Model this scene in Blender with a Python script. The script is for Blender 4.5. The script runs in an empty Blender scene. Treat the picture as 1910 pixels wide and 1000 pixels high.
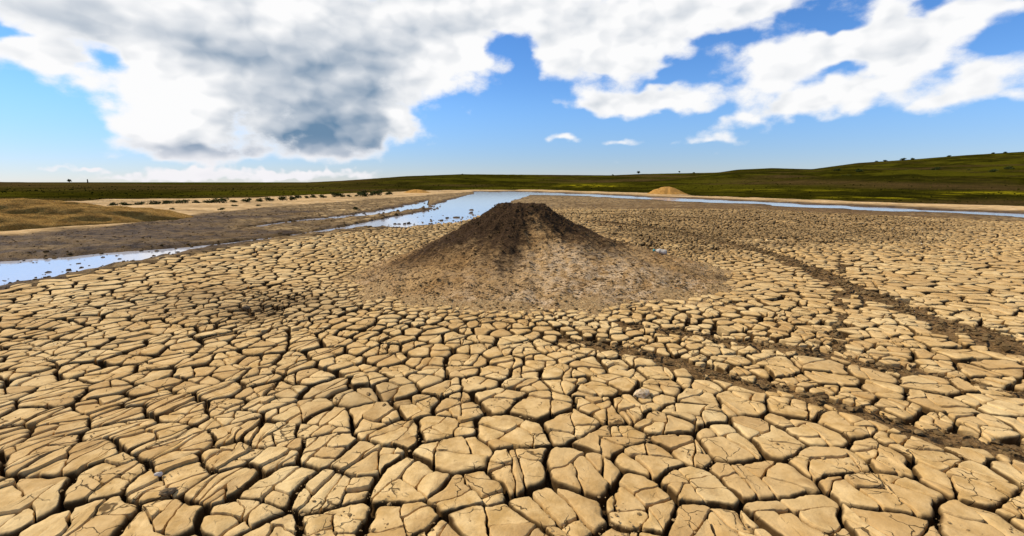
import bpy, math, random
import numpy as np

random.seed(7)
rng = np.random.default_rng(11)
R = math.radians
scene = bpy.context.scene
COL = scene.collection

# ------------------------------------------------------------------ camera
CAM_H, PITCH, FPX, CX, CY = 1.5, R(10.1), 900.0, 955.0, 500.0
cam_d = bpy.data.cameras.new('camera')
cam = bpy.data.objects.new('camera', cam_d)
COL.objects.link(cam)
cam.location = (0, 0, CAM_H)
cam.rotation_euler = (math.pi / 2 - PITCH, 0, 0)
cam_d.sensor_width = 36
cam_d.lens = 36 * FPX / 1910
cam_d.clip_start = 0.05
cam_d.clip_end = 20000
scene.camera = cam
CP, SP = math.cos(PITCH), math.sin(PITCH)

def project(X, Y, Z):
    d = Y * CP - (Z - CAM_H) * SP
    v = Y * SP + (Z - CAM_H) * CP
    d = np.maximum(d, 0.05)
    return CX + FPX * X / d, CY - FPX * v / d

def ray(px, py):
    px = np.asarray(px, float); py = np.asarray(py, float)
    a = (px - CX) / FPX
    b = (CY - py) / FPX
    return a, CP + b * SP, -SP + b * CP

def ground_pt(px, py, z=0.0):
    x, y, w = ray(px, py)
    t = (z - CAM_H) / w
    return x * t, y * t

# ------------------------------------------------------------------ sun, sky and clouds
SUN_AZ, SUN_EL = R(-76), R(44)
sun_d = bpy.data.lights.new('sun', 'SUN')
sun_d.energy = 5.0
sun_d.angle = R(0.55)
sun_d.color = (1.0, 0.93, 0.82)
sun = bpy.data.objects.new('sun', sun_d)
COL.objects.link(sun)
from mathutils import Vector
sdir = Vector((math.sin(SUN_AZ) * math.cos(SUN_EL), math.cos(SUN_AZ) * math.cos(SUN_EL), math.sin(SUN_EL)))
sun.rotation_euler = sdir.to_track_quat('Z', 'Y').to_euler()
sun.location = (-20, 10, 30)

scene.view_settings.view_transform = 'Standard'
scene.view_settings.look = 'None'
scene.view_settings.exposure = 0.0
scene.view_settings.gamma = 1.0
scene.view_settings.use_curve_mapping = False
scene.cycles.max_bounces = 4
scene.cycles.diffuse_bounces = 2

class NT:
    """tiny helper for node trees"""
    def __init__(self, tree):
        self.t = tree
        self.t.nodes.clear()
    def n(self, kind, **kw):
        nd = self.t.nodes.new(kind)
        for k, v in kw.items():
            setattr(nd, k, v)
        return nd
    def link(self, a, b):
        self.t.links.new(a, b)
    def put(self, sock, v):
        if hasattr(v, 'is_linked') or isinstance(v, bpy.types.NodeSocket):
            self.t.links.new(v, sock)
        else:
            sock.default_value = v
    def math(self, op, a, b=None, c=None, clamp=False):
        nd = self.n('ShaderNodeMath', operation=op, use_clamp=clamp)
        self.put(nd.inputs[0], a)
        if b is not None: self.put(nd.inputs[1], b)
        if c is not None: self.put(nd.inputs[2], c)
        return nd.outputs[0]
    def vmath(self, op, a, b=None, scale=None):
        nd = self.n('ShaderNodeVectorMath', operation=op)
        self.put(nd.inputs[0], a)
        if b is not None: self.put(nd.inputs[1], b)
        if scale is not None: self.put(nd.inputs['Scale'], scale)
        return nd.outputs['Value'] if op in ('DOT_PRODUCT', 'LENGTH') else nd.outputs[0]
    def noise(self, vec, scale, detail=4, rough=0.5, dist=0.0, out='Fac', lac=2.0):
        nd = self.n('ShaderNodeTexNoise')
        if vec is not None: self.link(vec, nd.inputs['Vector'])
        self.put(nd.inputs['Scale'], scale)
        nd.inputs['Detail'].default_value = detail
        nd.inputs['Roughness'].default_value = rough
        nd.inputs['Lacunarity'].default_value = lac
        nd.inputs['Distortion'].default_value = dist
        return nd.outputs[out]
    def ramp(self, fac, a, b, lo=0.0, hi=1.0, smooth=True):
        nd = self.n('ShaderNodeMapRange')
        nd.interpolation_type = 'SMOOTHSTEP' if smooth else 'LINEAR'
        nd.clamp = True
        self.put(nd.inputs['Value'], fac)
        self.put(nd.inputs['From Min'], a); self.put(nd.inputs['From Max'], b)
        self.put(nd.inputs['To Min'], lo); self.put(nd.inputs['To Max'], hi)
        return nd.outputs['Result']
    def mix(self, f, a, b, blend='MIX'):
        nd = self.n('ShaderNodeMix', data_type='RGBA', blend_type=blend)
        self.put(nd.inputs[0], f)
        for s, v in ((nd.inputs[6], a), (nd.inputs[7], b)):
            if isinstance(v, tuple) and len(v) == 3: v = v + (1,)
            self.put(s, v)
        return nd.outputs[2]
    def attr(self, name):
        return self.n('ShaderNodeAttribute', attribute_name=name).outputs['Fac']
    def mapping(self, vec, loc=(0, 0, 0), rot=(0, 0, 0), scale=(1, 1, 1), vtype='POINT'):
        nd = self.n('ShaderNodeMapping', vector_type=vtype)
        self.link(vec, nd.inputs['Vector'])
        nd.inputs['Location'].default_value = loc
        nd.inputs['Rotation'].default_value = rot
        nd.inputs['Scale'].default_value = scale
        return nd.outputs[0]

world = bpy.data.worlds.new('World')
scene.world = world
world.use_nodes = True
W = NT(world.node_tree)
sky = W.n('ShaderNodeTexSky', sky_type='NISHITA')
sky.sun_disc = False
sky.sun_elevation = SUN_EL
sky.sun_rotation = SUN_AZ % (2 * math.pi)
sky.altitude = 100
sky.air_density = 1.0
sky.dust_density = 0.0
sky.ozone_density = 2.5
SKY_STRENGTH = 0.11
SKY_TINT = (0.98, 1.10, 1.38)
SKY_SAT = 1.16
tc = W.n('ShaderNodeTexCoord')
dirv = W.vmath('NORMALIZE', tc.outputs['Generated'])
sep = W.n('ShaderNodeSeparateXYZ'); W.link(dirv, sep.inputs[0])
az = W.math('ARCTAN2', sep.outputs[0], sep.outputs[1])
el = W.math('ARCSINE', sep.outputs[2])
comb = W.n('ShaderNodeCombineXYZ'); W.link(az, comb.inputs[0]); W.link(el, comb.inputs[1])
ae = comb.outputs[0]
# ragged outlines: the cloud shapes are stirred by noise
sdirv = W.vmath('MULTIPLY', dirv, (1.0, 1.0, 1.6))
wv = W.vmath('SUBTRACT', W.noise(sdirv, 5.0, 3, 0.6, out='Color'), (0.5, 0.5, 0.5))
wv = W.vmath('MULTIPLY', wv, (0.10, 0.07, 0.0))
wv2 = W.vmath('SUBTRACT', W.noise(sdirv, 17.0, 2, 0.6, out='Color'), (0.5, 0.5, 0.5))
wv2 = W.vmath('MULTIPLY', wv2, (0.05, 0.035, 0.0))
aew = W.vmath('ADD', W.vmath('ADD', ae, wv), wv2)

def px2ae(px, py):
    x, y, z = ray(px, py)
    l = math.sqrt(x * x + y * y + z * z)
    return math.atan2(x, y), math.asin(z / l)

TILT = R(13)
def blobs(vec, items, start):
    acc = start
    tilted = None
    for (px, py, rx, ry, rot, w) in items:
        a0, e0 = px2ae(px, py)
        ca = math.cos(a0)
        sx, sy = FPX / (rx * (0.45 + 0.55 * ca * ca)), FPX / (ry * (0.55 + 0.45 * ca))
        v = vec
        if rot >= 8:                     # cloud streets that climb to the right
            if tilted is None:
                tilted = W.mapping(vec, rot=(0, 0, -TILT))
            v = tilted
            a0, e0 = a0 * math.cos(TILT) + e0 * math.sin(TILT), -a0 * math.sin(TILT) + e0 * math.cos(TILT)
        nd = W.n('ShaderNodeVectorMath', operation='MULTIPLY_ADD')
        W.link(v, nd.inputs[0]); nd.inputs[1].default_value = (sx, sy, 0); nd.inputs[2].default_value = (-a0 * sx, -e0 * sy, 0)
        q = W.vmath('DOT_PRODUCT', nd.outputs[0], nd.outputs[0])
        acc = W.math('MULTIPLY_ADD', W.math('POWER', 0.36788, q), w, acc)
    return acc

# base cover: broken cloud overhead, clear towards the horizon
low = W.noise(sdirv, 2.2, 2, 0.5)
base = W.math('ADD', W.math('MULTIPLY_ADD', low, 0.5, -0.58), W.ramp(el, 0.28, 0.65, 0.0, 0.45))
cover = blobs(aew, [
    # the big cumulus on the left
    (330, 20, 340, 60, 0, 0.75), (690, 40, 260, 70, 0, 0.85), (300, 175, 105, 70, 0, 0.95),
    (265, 240, 70, 42, 0, 0.7), (560, 175, 200, 90, 0, 0.95), (690, 215, 75, 55, 0, 0.55),
    (860, 120, 95, 42, 8, 0.75), (380, 283, 120, 18, 0, 0.62), (590, 258, 120, 22, 0, 0.5),
    (745, 232, 24, 20, 0, 0.6), (70, 20, 180, 44, 0, 0.7), (500, 60, 200, 60, 0, 0.4), (880, 20, 120, 40, 0, 0.5),
    # strip at the far left
    (60, 108, 110, 24, -6, 0.9),
    # right bank of cloud
    (1110, 100, 120, 62, 6, 0.85), (1230, 60, 120, 52, 10, 0.75), (1020, 18, 130, 34, 0, 0.62), (1250, 8, 200, 30, 0, 0.7), (1430, 14, 130, 26, 12, 0.7),
    (1440, 108, 95, 34, 6, 0.75), (1530, 84, 85, 36, 16, 0.72), (1665, 45, 85, 46, 10, 0.8), (1770, 55, 95, 42, 20, 0.75), (1690, 104, 55, 26, 0, 0.62), (1895, 118, 60, 34, 0, 0.68),
    (1130, 192, 85, 16, 2, 0.68), (1260, 176, 100, 22, 6, 0.66), (1400, 178, 110, 24, 8, 0.62), (1520, 192, 100, 26, 14, 0.56), (1630, 168, 80, 30, 14, 0.5),
    (1770, 180, 90, 20, 14, 0.5), (1870, 186, 90, 18, 0, 0.62), (1700, 150, 120, 20, 14, 0.4), (1400, 226, 110, 15, 8, 0.5), (1060, 252, 44, 8, 0, 0.62),
    (1145, 259, 42, 8, 8, 0.58), (1350, 265, 85, 10, 4, 0.5), (1870, 6, 80, 22, 0, 0.6),
    # openings of blue
    (930, 92, 42, 24, 0, -0.85), (15, 68, 55, 9, 0, -0.6), (200, 114, 34, 18, 0, -0.85), (60, 210, 140, 60, 0, -0.4),
    (1330, 74, 40, 16, 22, -0.4), (1250, 138, 70, 12, 14, -0.45), (985, 100, 20, 44, 0, -0.4), (1085, 12, 34, 10, 0, -0.45), (1560, 44, 40, 12, 20, -0.4),
    (1730, 10, 34, 14, 0, -0.6), (1885, 66, 34, 24, 0, -0.6), (1590, 128, 50, 12, 14, -0.4), (1770, 128, 60, 16, 10, -0.4),
], base)
# low bank on the horizon, left
wv3 = W.vmath('MULTIPLY', W.vmath('SUBTRACT', W.noise(dirv, 55.0, 1, 0.6, out='Color'), (0.5, 0.5, 0.5)), (0.035, 0.024, 0.0))
cover = blobs(W.vmath('ADD', ae, wv3), [
    (100, 311, 40, 7, 0, 0.85), (172, 317, 24, 5, 0, 0.7), (340, 324, 45, 8, 0, 0.6), (425, 319, 55, 10, 0, 0.68),
    (530, 326, 50, 8, 0, 0.6), (590, 325, 45, 8, 0, 0.55), (665, 324, 50, 9, 0, 0.68), (210, 331, 120, 6, 0, 0.42), (450, 334, 200, 6, 0, 0.4),
    (200, 305, 400, 6, 0, -0.2)], cover)
fb = W.noise(sdirv, 10.0, 7, 0.66)
def puffs(vec):
    v = W.n('ShaderNodeTexVoronoi', feature='F1')
    W.link(vec, v.inputs['Vector'])
    v.inputs['Scale'].default_value = 13.0; v.inputs['Detail'].default_value = 1.0; v.inputs['Roughness'].default_value = 0.5; v.inputs['Lacunarity'].default_value = 2.3
    return W.math('SUBTRACT', 1.0, v.outputs['Distance'])
swv = W.vmath('ADD', sdirv, W.vmath('MULTIPLY', wv2, (0.9, 0.9, 0.9)))
pf = puffs(swv)
dens = W.math('ADD', cover, W.math('MULTIPLY', W.math('SUBTRACT', fb, 0.5), 1.15))
dens = W.math('ADD', dens, W.math('MULTIPLY', W.math('SUBTRACT', pf, 0.33), 0.50))
alpha = W.ramp(dens, -0.10, 0.42)
# relief: the noise seen a little towards the sun tells lit flanks from shaded ones
po = puffs(W.vmath('ADD', swv, (-0.020, 0.0, 0.026)))
relief = W.math('ADD', W.math('SUBTRACT', po, pf), W.math('MULTIPLY', W.math('SUBTRACT', 0.5, fb), 0.25))
dark = blobs(aew, [
    (590, 165, 175, 66, -10, 0.66), (640, 232, 140, 36, 0, 0.62), (370, 284, 130, 17, 0, 1.1), (560, 264, 180, 22, 0, 0.9), (470, 225, 90, 34, 0, 0.3),
    (340, 86, 130, 22, -6, 0.5), (480, 90, 180, 40, 4, 0.26), (130, 40, 150, 40, 0, 0.28), (790, 55, 180, 40, 0, 0.3),
    (720, 130, 80, 50, 0, 0.35), (270, 190, 95, 62, 0, -0.75), (860, 130, 90, 36, 0, -0.4), (745, 226, 26, 20, 0, -0.7), (440, 262, 70, 12, 0, -0.5),
    (1180, 140, 140, 36, 0, 0.14),
], W.math('ADD', 0.02, W.ramp(el, 0.55, 1.0, 0.0, 0.2)))
dark = W.math('ADD', dark, W.math('MULTIPLY', W.math('SUBTRACT', W.noise(sdirv, 6.0, 5, 0.6), 0.5), 0.55))
dark = W.math('ADD', dark, W.math('MULTIPLY', relief, 0.7))
dark = W.math('MULTIPLY', W.ramp(dark, -0.05, 1.35, 0.0, 1.0, False), W.ramp(dens, 0.1, 0.6))
K = 1.0 / SKY_STRENGTH
ccol = W.mix(dark, (0.98 * K, 0.98 * K, 0.985 * K), (0.15 * K, 0.26 * K, 0.40 * K))
hz = W.ramp(el, 0.0, 0.09)
ccol = W.mix(W.math('MULTIPLY_ADD', hz, -0.8, 0.8), ccol, (0.90 * K, 0.88 * K, 0.92 * K))
# very clear, polarised-looking air
skyt = W.mix(1.0, sky.outputs[0], W.mix(W.ramp(el, 0.0, 0.16), (0.66, 0.75, 1.08), SKY_TINT), 'MULTIPLY')
hsv = W.n('ShaderNodeHueSaturation'); W.link(skyt, hsv.inputs['Color'])
hsv.inputs['Saturation'].default_value = SKY_SAT
skyc = W.mix(alpha, hsv.outputs[0], ccol)
bg = W.n('ShaderNodeBackground'); W.link(skyc, bg.inputs[0]); bg.inputs[1].default_value = SKY_STRENGTH
world.cycles.sampling_method = 'NONE'
out = W.n('ShaderNodeOutputWorld'); W.link(bg.outputs[0], out.inputs[0])

# ------------------------------------------------------------------ numpy noise
_perm = rng.permutation(512).astype(np.int64)
_ga = rng.uniform(0, 2 * np.pi, 512)
_gx, _gy = np.cos(_ga), np.sin(_ga)
def perlin(x, y):
    x = np.asarray(x, float); y = np.asarray(y, float)
    xi = np.floor(x).astype(np.int64); yi = np.floor(y).astype(np.int64)
    xf = x - xi; yf = y - yi
    def gr(ix, iy, dx, dy):
        h = _perm[(ix + _perm[iy & 511]) & 511]
        return _gx[h] * dx + _gy[h] * dy
    u = xf * xf * xf * (xf * (xf * 6 - 15) + 10)
    v = yf * yf * yf * (yf * (yf * 6 - 15) + 10)
    a = gr(xi, yi, xf, yf); b = gr(xi + 1, yi, xf - 1, yf)
    c = gr(xi, yi + 1, xf, yf - 1); d = gr(xi + 1, yi + 1, xf - 1, yf - 1)
    return 1.4 * ((a + (b - a) * u) * (1 - v) + (c + (d - c) * u) * v)
def fbm(x, y, oct=4, gain=0.5):
    s = 0; a = 1.0; f = 1.0
    for k in range(oct):
        s = s + a * perlin(x * f + 17.3 * k, y * f + 9.1 * k)
        a *= gain; f *= 2.03
    return s
def sstep(a, b, x):
    t = np.clip((np.asarray(x, float) - a) / (b - a), 0, 1)
    return t * t * (3 - 2 * t)

# ------------------------------------------------------------------ object helpers
def set_attr(me, name, vals):
    at = me.attributes.new(name, 'FLOAT', 'POINT')
    at.data.foreach_set('value', np.ascontiguousarray(vals, dtype=np.float32).ravel())

def mesh_np(name, verts, quads=None, tris=None, attrs=None, smooth=True):
    me = bpy.data.meshes.new(name)
    verts = np.asarray(verts, np.float32).reshape(-1, 3)
    nq = 0 if quads is None else len(quads)
    nt = 0 if tris is None else len(tris)
    me.vertices.add(len(verts))
    me.vertices.foreach_set('co', verts.ravel())
    li, tot = [], []
    if nq:
        li.append(np.asarray(quads, np.int32).ravel()); tot.append(np.full(nq, 4, np.int32))
    if nt:
        li.append(np.asarray(tris, np.int32).ravel()); tot.append(np.full(nt, 3, np.int32))
    li = np.concatenate(li); tot = np.concatenate(tot)
    me.loops.add(len(li)); me.loops.foreach_set('vertex_index', li)
    me.polygons.add(nq + nt)
    st = np.concatenate([[0], np.cumsum(tot)[:-1]]).astype(np.int32)
    me.polygons.foreach_set('loop_start', st)
    me.polygons.foreach_set('loop_total', tot)
    me.update(calc_edges=True)
    me.polygons.foreach_set('use_smooth', np.full(nq + nt, smooth, dtype=bool))
    for k, v in (attrs or {}).items():
        set_attr(me, k, v)
    return me

def obj(name, me, mat, parent=None, loc=None, label=None, cat=None, group=None, kind=None):
    if mat is not None and len(me.materials) == 0:
        me.materials.append(mat)
    o = bpy.data.objects.new(name, me)
    COL.objects.link(o)
    if parent is not None: o.parent = parent
    if loc is not None: o.location = loc
    if label: o['label'] = label
    if cat: o['category'] = cat
    if group: o['group'] = group
    if kind: o['kind'] = kind
    return o

def grid_quads(nr, nc):
    i = np.arange(nr - 1)[:, None] * nc + np.arange(nc - 1)[None, :]
    return np.stack([i, i + 1, i + nc + 1, i + nc], -1).reshape(-1, 4)

# ------------------------------------------------------------------ layout of the place (ground plan)
GRASS = np.array([(-500, 400), (0, 387), (100, 380), (200, 374.5), (480, 371), (640, 362), (800, 357), (880, 355), (1000, 355),
                  (1100, 358), (1250, 363), (1400, 370.5), (1600, 379.5), (1910, 390), (2400, 402)], float)
PLATE_EDGE = np.array([(-500, 600), (0, 532), (150, 507), (345, 474), (500, 449), (640, 432), (760, 423), (860, 411),
                       (930, 392), (980, 370), (1100, 369), (1250, 379), (1400, 389), (1600, 399), (1910, 412), (2400, 430)], float)
SAND_EDGE = np.array([(-500, 500), (0, 440), (200, 422), (350, 403), (480, 388), (640, 376), (800, 364), (900, 356), (960, 355), (1000, 358), (1100, 361),
                      (1210, 366), (1400, 373.5), (1600, 383), (1910, 396), (2400, 410)], float)
STREAMS = [
    np.array([(-500, 560, 650), (0, 487, 524), (150, 475, 499), (345, 458.5, 466), (430, 449, 453), (500, 441, 444), (600, 427, 431), (680, 412, 421),
              (760, 394, 418), (800, 384, 413), (850, 368, 407), (900, 358.5, 400), (930, 357, 386), (955, 357, 374), (990, 357.5, 363)], float),
    np.array([(430, 426, 428), (480, 418, 421), (560, 408, 412), (640, 400, 405), (700, 393, 399), (800, 373, 387)], float),
    np.array([(880, 357, 364), (990, 357.8, 364), (1100, 361.5, 365.5), (1210, 367, 371.5), (1400, 374.5, 380.5), (1600, 384, 390.5), (1910, 397.5, 403.5), (2400, 414, 425)], float),
]
def on_ground_Y(px, py):
    return ground_pt(px, py)[1]

def stream_s(X, Y, px):
    best = np.full(X.shape, -9.0); wid = np.ones(X.shape)
    for S in STREAMS:
        yf = np.interp(px, S[:, 0], S[:, 1]); yn = np.interp(px, S[:, 0], S[:, 2])
        Yf = on_ground_Y(px, yf); Yn = on_ground_Y(px, yn)
        s = np.minimum(Y - Yn, Yf - Y)
        w = np.maximum(Yf - Yn, 0.3)
        s = s / w
        s = np.where((px < S[0, 0]) | (px > S[-1, 0]), -9, s)
        upd = s > best
        best = np.where(upd, s, best); wid = np.where(upd, w, wid)
    return best, wid

TRACKS = [  # ruts left by wheels: points, half width (m)
    ([(1060, 632), (1180, 660), (1290, 682), (1400, 704), (1520, 742), (1640, 780), (1760, 806), (1910, 838), (2200, 900)], 0.09),
    ([(1150, 598), (1330, 626), (1450, 645), (1560, 662), (1700, 690), (1820, 712), (1910, 730), (2200, 790)], 0.08),
    ([(1090, 411), (1190, 420), (1310, 441), (1450, 476), (1540, 512), (1640, 556), (1750, 600), (1910, 652), (2100, 700)], 0.17),
    ([(1568, 480), (1570, 560), (1572, 655)], 0.05),
    ([(1050, 398), (1200, 400), (1400, 412)], 0.2),
]
TR = []
for pts, hw in TRACKS:
    P = np.array([ground_pt(*p) for p in pts]); TR.append((P, hw))
def track_d(X, Y):
    """distance to the nearest rut over its half width"""
    best = np.full(np.shape(X), 99.0)
    wx = X + 0.10 * perlin(X * 1.3 + 5, Y * 1.3); wy = Y + 0.10 * perlin(X * 1.3, Y * 1.3 + 31)
    for P, hw in TR:
        for a, b in zip(P[:-1], P[1:]):
            ab = b - a; L2 = ab @ ab
            t = np.clip(((wx - a[0]) * ab[0] + (wy - a[1]) * ab[1]) / L2, 0, 1)
            d = np.hypot(wx - a[0] - t * ab[0], wy - a[1] - t * ab[1]) / hw
            best = np.minimum(best, d)
    return best

CONE = (0.16, 8.58)
def cone_r(X, Y):
    dx, dy = X - CONE[0], Y - CONE[1]
    th = np.arctan2(dy, dx)
    k = 1.035 + 0.085 * np.cos(th) + 0.05 * np.cos(3 * th + 1.0) + 0.05 * perlin(3 * np.cos(th) + 7, 3 * np.sin(th) + 3)
    return np.hypot(dx, dy) / k, th

def dirt_patch(X, Y):
    """crumbly darker patch of soil left of the cone and other stained places"""
    px, py = project(X, Y, 0 * X)
    n = fbm(X * 0.9 + 3, Y * 0.9 + 8, 3)
    a = np.exp(-(((px - 430) / 190) ** 2 + ((py - 566) / 30) ** 2))
    b = 0.8 * np.exp(-(((px - 700) / 120) ** 2 + ((py - 735) / 26) ** 2))
    c = 0.7 * np.exp(-(((px - 1560) / 260) ** 2 + ((py - 420) / 34) ** 2))
    d = 0.55 * np.exp(-(((px - 1250) / 160) ** 2 + ((py - 455) / 40) ** 2))
    e = 1.15 * np.exp(-(((px - 1400) / 420) ** 2 + ((py - 412) / 42) ** 2))
    f = 0.5 * np.exp(-(((px - 830) / 130) ** 2 + ((py - 440) / 26) ** 2))
    return np.clip((a + b + c + d + e + f) * (1.0 + 0.9 * n) - 0.06, 0, 1)

def surf(X, Y):
    far = sstep(20, 45, Y)
    z = 0.028 * fbm(X * 0.35, Y * 0.35, 3) * (1 - far) + 0.05 * fbm(X * 0.12, Y * 0.12, 3) * far
    z = z + 0.010 * perlin(X * 1.1, Y * 1.1)
    return z

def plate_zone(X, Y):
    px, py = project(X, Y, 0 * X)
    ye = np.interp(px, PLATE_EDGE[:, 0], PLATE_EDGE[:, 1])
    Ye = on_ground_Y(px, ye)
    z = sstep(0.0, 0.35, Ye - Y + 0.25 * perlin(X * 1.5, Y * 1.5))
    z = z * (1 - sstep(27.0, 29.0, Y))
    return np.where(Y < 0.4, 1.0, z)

# ------------------------------------------------------------------ materials
def new_mat(name):
    m = bpy.data.materials.new(name); m.use_nodes = True
    T = NT(m.node_tree)
    o = T.n('ShaderNodeOutputMaterial'); p = T.n('ShaderNodeBsdfPrincipled')
    T.link(p.outputs[0], o.inputs[0])
    p.inputs['Specular IOR Level'].default_value = 0.05
    return m, T, p
def bump(T, p, h, strength, dist, prev=None):
    b = T.n('ShaderNodeBump'); b.inputs['Strength'].default_value = strength; b.inputs['Distance'].default_value = dist
    T.link(h, b.inputs['Height'])
    if prev is not None: T.link(prev, b.inputs['Normal'])
    T.link(b.outputs[0], p.inputs['Normal'])
    return b.outputs[0]

# dried mud plates
M_plate, T, p = new_mat('dried_mud')
geo = T.n('ShaderNodeNewGeometry'); pos = geo.outputs['Position']
tone, edge, dirt = T.attr('tone'), T.attr('edge'), T.attr('dirt')
n1 = T.noise(pos, 1.1, 4, 0.55); n2 = T.noise(pos, 9.0, 6, 0.62); n3 = T.noise(pos, 60.0, 4, 0.6)
c = T.mix(T.ramp(n2, 0.3, 0.72), (0.46, 0.275, 0.090), (0.70, 0.470, 0.200))
c = T.mix(T.math('MULTIPLY', T.ramp(n1, 0.42, 0.66), 0.5), c, (0.72, 0.53, 0.25))
c = T.mix(T.math('MULTIPLY', tone, 0.6), c, (0.40, 0.225, 0.075))
bl = T.noise(pos, 4.3, 5, 0.6, 0.5)
c = T.mix(T.math('MULTIPLY', T.ramp(bl, 0.52, 0.68), 0.45), c, (0.30, 0.165, 0.055))
# thin soil stains and pits
st = T.noise(pos, 22.0, 5, 0.7, 0.6)
c = T.mix(T.math('MULTIPLY', T.ramp(st, 0.60, 0.74), 0.5), c, (0.20, 0.105, 0.032))
# fine hairline cracks
vo = T.n('ShaderNodeTexVoronoi', feature='DISTANCE_TO_EDGE')
warp = T.vmath('ADD', pos, T.vmath('MULTIPLY', T.vmath('SUBTRACT', T.noise(pos, 6.0, 3, 0.6, out='Color'), (0.5, 0.5, 0.5)), (0.16, 0.16, 0.0)))
T.link(warp, vo.inputs['Vector']); vo.inputs['Scale'].default_value = 7.0
hair = T.ramp(vo.outputs['Distance'], 0.004, 0.022, 1.0, 0.0)
hair = T.math('MULTIPLY', hair, T.ramp(T.noise(pos, 3.1, 3, 0.6), 0.50, 0.60))
c = T.mix(T.math('MULTIPLY', hair, 0.85), c, (0.07, 0.036, 0.011))
c = T.mix(dirt, c, T.mix(n2, (0.20, 0.115, 0.040), (0.34, 0.215, 0.090)))
damp = T.mix(n2, (0.040, 0.021, 0.007), (0.115, 0.062, 0.020))  # damp soil, with rim and crack shade also painted into this colour
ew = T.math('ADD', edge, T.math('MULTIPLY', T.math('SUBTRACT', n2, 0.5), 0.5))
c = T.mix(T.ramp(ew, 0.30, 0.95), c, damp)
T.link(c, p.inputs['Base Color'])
p.inputs['Roughness'].default_value = 0.86
h = T.math('ADD', T.math('MULTIPLY', n2, 0.32), T.math('MULTIPLY', n3, 0.34))
h = T.math('SUBTRACT', h, T.math('MULTIPLY', hair, 0.9))
bump(T, p, h, 0.8, 0.012)

# mud flat sheet (crack floors, track soil, far flat, sandy margins)
M_flat, T, p = new_mat('mud_flat_soil')
geo = T.n('ShaderNodeNewGeometry'); pos = geo.outputs['Position']
sand, wet, pz, trk, dirt = T.attr('sand'), T.attr('wet'), T.attr('plate_zone'), T.attr('track'), T.attr('dirt')
n1 = T.noise(pos, 0.35, 5, 0.6); n2 = T.noise(pos, 3.0, 7, 0.66); n3 = T.noise(pos, 28.0, 5, 0.65)
stretch = T.mapping(pos, rot=(0, 0, R(8)), scale=(0.18, 1.0, 1.0))
ns = T.noise(stretch, 1.3, 6, 0.65)
dry = T.mix(T.ramp(n2, 0.32, 0.70), (0.22, 0.130, 0.045), (0.62, 0.415, 0.180))
dry = T.mix(T.math('MULTIPLY', T.ramp(ns, 0.5, 0.60), 0.8), dry, (0.13, 0.075, 0.027))
# far plates too small to build: dark joints
vo = T.n('ShaderNodeTexVoronoi', feature='DISTANCE_TO_EDGE')
warp = T.vmath('ADD', pos, T.vmath('MULTIPLY', T.vmath('SUBTRACT', T.noise(pos, 1.6, 3, 0.6, out='Color'), (0.5, 0.5, 0.5)), (0.7, 0.7, 0.0)))
T.link(warp, vo.inputs['Vector']); vo.inputs['Scale'].default_value = 1.9
joint = T.ramp(vo.outputs['Distance'], 0.03, 0.10, 1.0, 0.0)
joint = T.math('MULTIPLY', joint, T.math('SUBTRACT', 1.0, T.math('MAXIMUM', sand, wet), clamp=True))
dry = T.mix(T.math('MULTIPLY', joint, 0.9), dry, (0.045, 0.026, 0.010))
dirtc = T.mix(T.ramp(n3, 0.3, 0.7), (0.075, 0.040, 0.013), (0.27, 0.155, 0.058))
col = T.mix(dirt, dry, dirtc)
col = T.mix(trk, col, dirtc)
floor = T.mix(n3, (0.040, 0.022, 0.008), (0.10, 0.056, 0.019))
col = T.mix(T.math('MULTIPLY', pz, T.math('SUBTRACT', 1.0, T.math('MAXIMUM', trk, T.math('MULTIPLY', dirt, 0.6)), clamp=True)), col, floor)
sandc = T.mix(T.ramp(n2, 0.35, 0.7), (0.52, 0.31, 0.115), (0.72, 0.49, 0.235))
sandc = T.mix(T.math('MULTIPLY', T.ramp(ns, 0.46, 0.60), 0.75), sandc, (0.30, 0.175, 0.065))
col = T.mix(sand, col, sandc)
wetc = T.mix(T.ramp(n2, 0.35, 0.68), (0.022, 0.011, 0.003), (0.105, 0.058, 0.018))
wetc = T.mix(T.math('MULTIPLY', T.ramp(ns, 0.50, 0.62), 0.5), wetc, (0.22, 0.128, 0.040))
col = T.mix(wet, col, wetc)
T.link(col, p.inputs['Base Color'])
T.link(T.ramp(wet, 0.3, 1.0, 0.9, 0.6), p.inputs['Roughness'])
h = T.math('ADD', T.math('MULTIPLY', n2, 0.7), T.math('MULTIPLY', n3, 0.3))
h = T.math('SUBTRACT', h, T.math('MULTIPLY', joint, 0.6))
bump(T, p, h, 1.0, 0.10)

# cone of erupted mud
M_cone, T, p = new_mat('cone_mud')
tcn = T.n('ShaderNodeTexCoord'); pos = tcn.outputs['Object']
wetm, salt = T.attr('wet'), T.attr('salt')
n1 = T.noise(pos, 1.6, 5, 0.6); n2 = T.noise(pos, 7.5, 7, 0.7, 0.4); n3 = T.noise(pos, 34.0, 6, 0.72, 0.5)
diag = T.mapping(pos, rot=(0, 0, R(35)), scale=(1.0, 2.4, 1.6))
nf = T.noise(diag, 12.0, 6, 0.7, 0.3)
c = T.mix(T.ramp(n1, 0.34, 0.66), (0.43, 0.235, 0.080), (0.62, 0.375, 0.150))
saltc = T.mix(T.ramp(n2, 0.3, 0.7), (0.60, 0.37, 0.165), (0.86, 0.60, 0.33))
c = T.mix(T.math('MULTIPLY', salt, T.ramp(n2, 0.36, 0.58)), c, saltc)
fl = T.math('ADD', nf, T.math('MULTIPLY', T.math('SUBTRACT', n3, 0.5), 0.35))
c = T.mix(T.math('MULTIPLY', T.ramp(fl, 0.50, 0.59), 0.88), c, (0.055, 0.029, 0.010))
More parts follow.
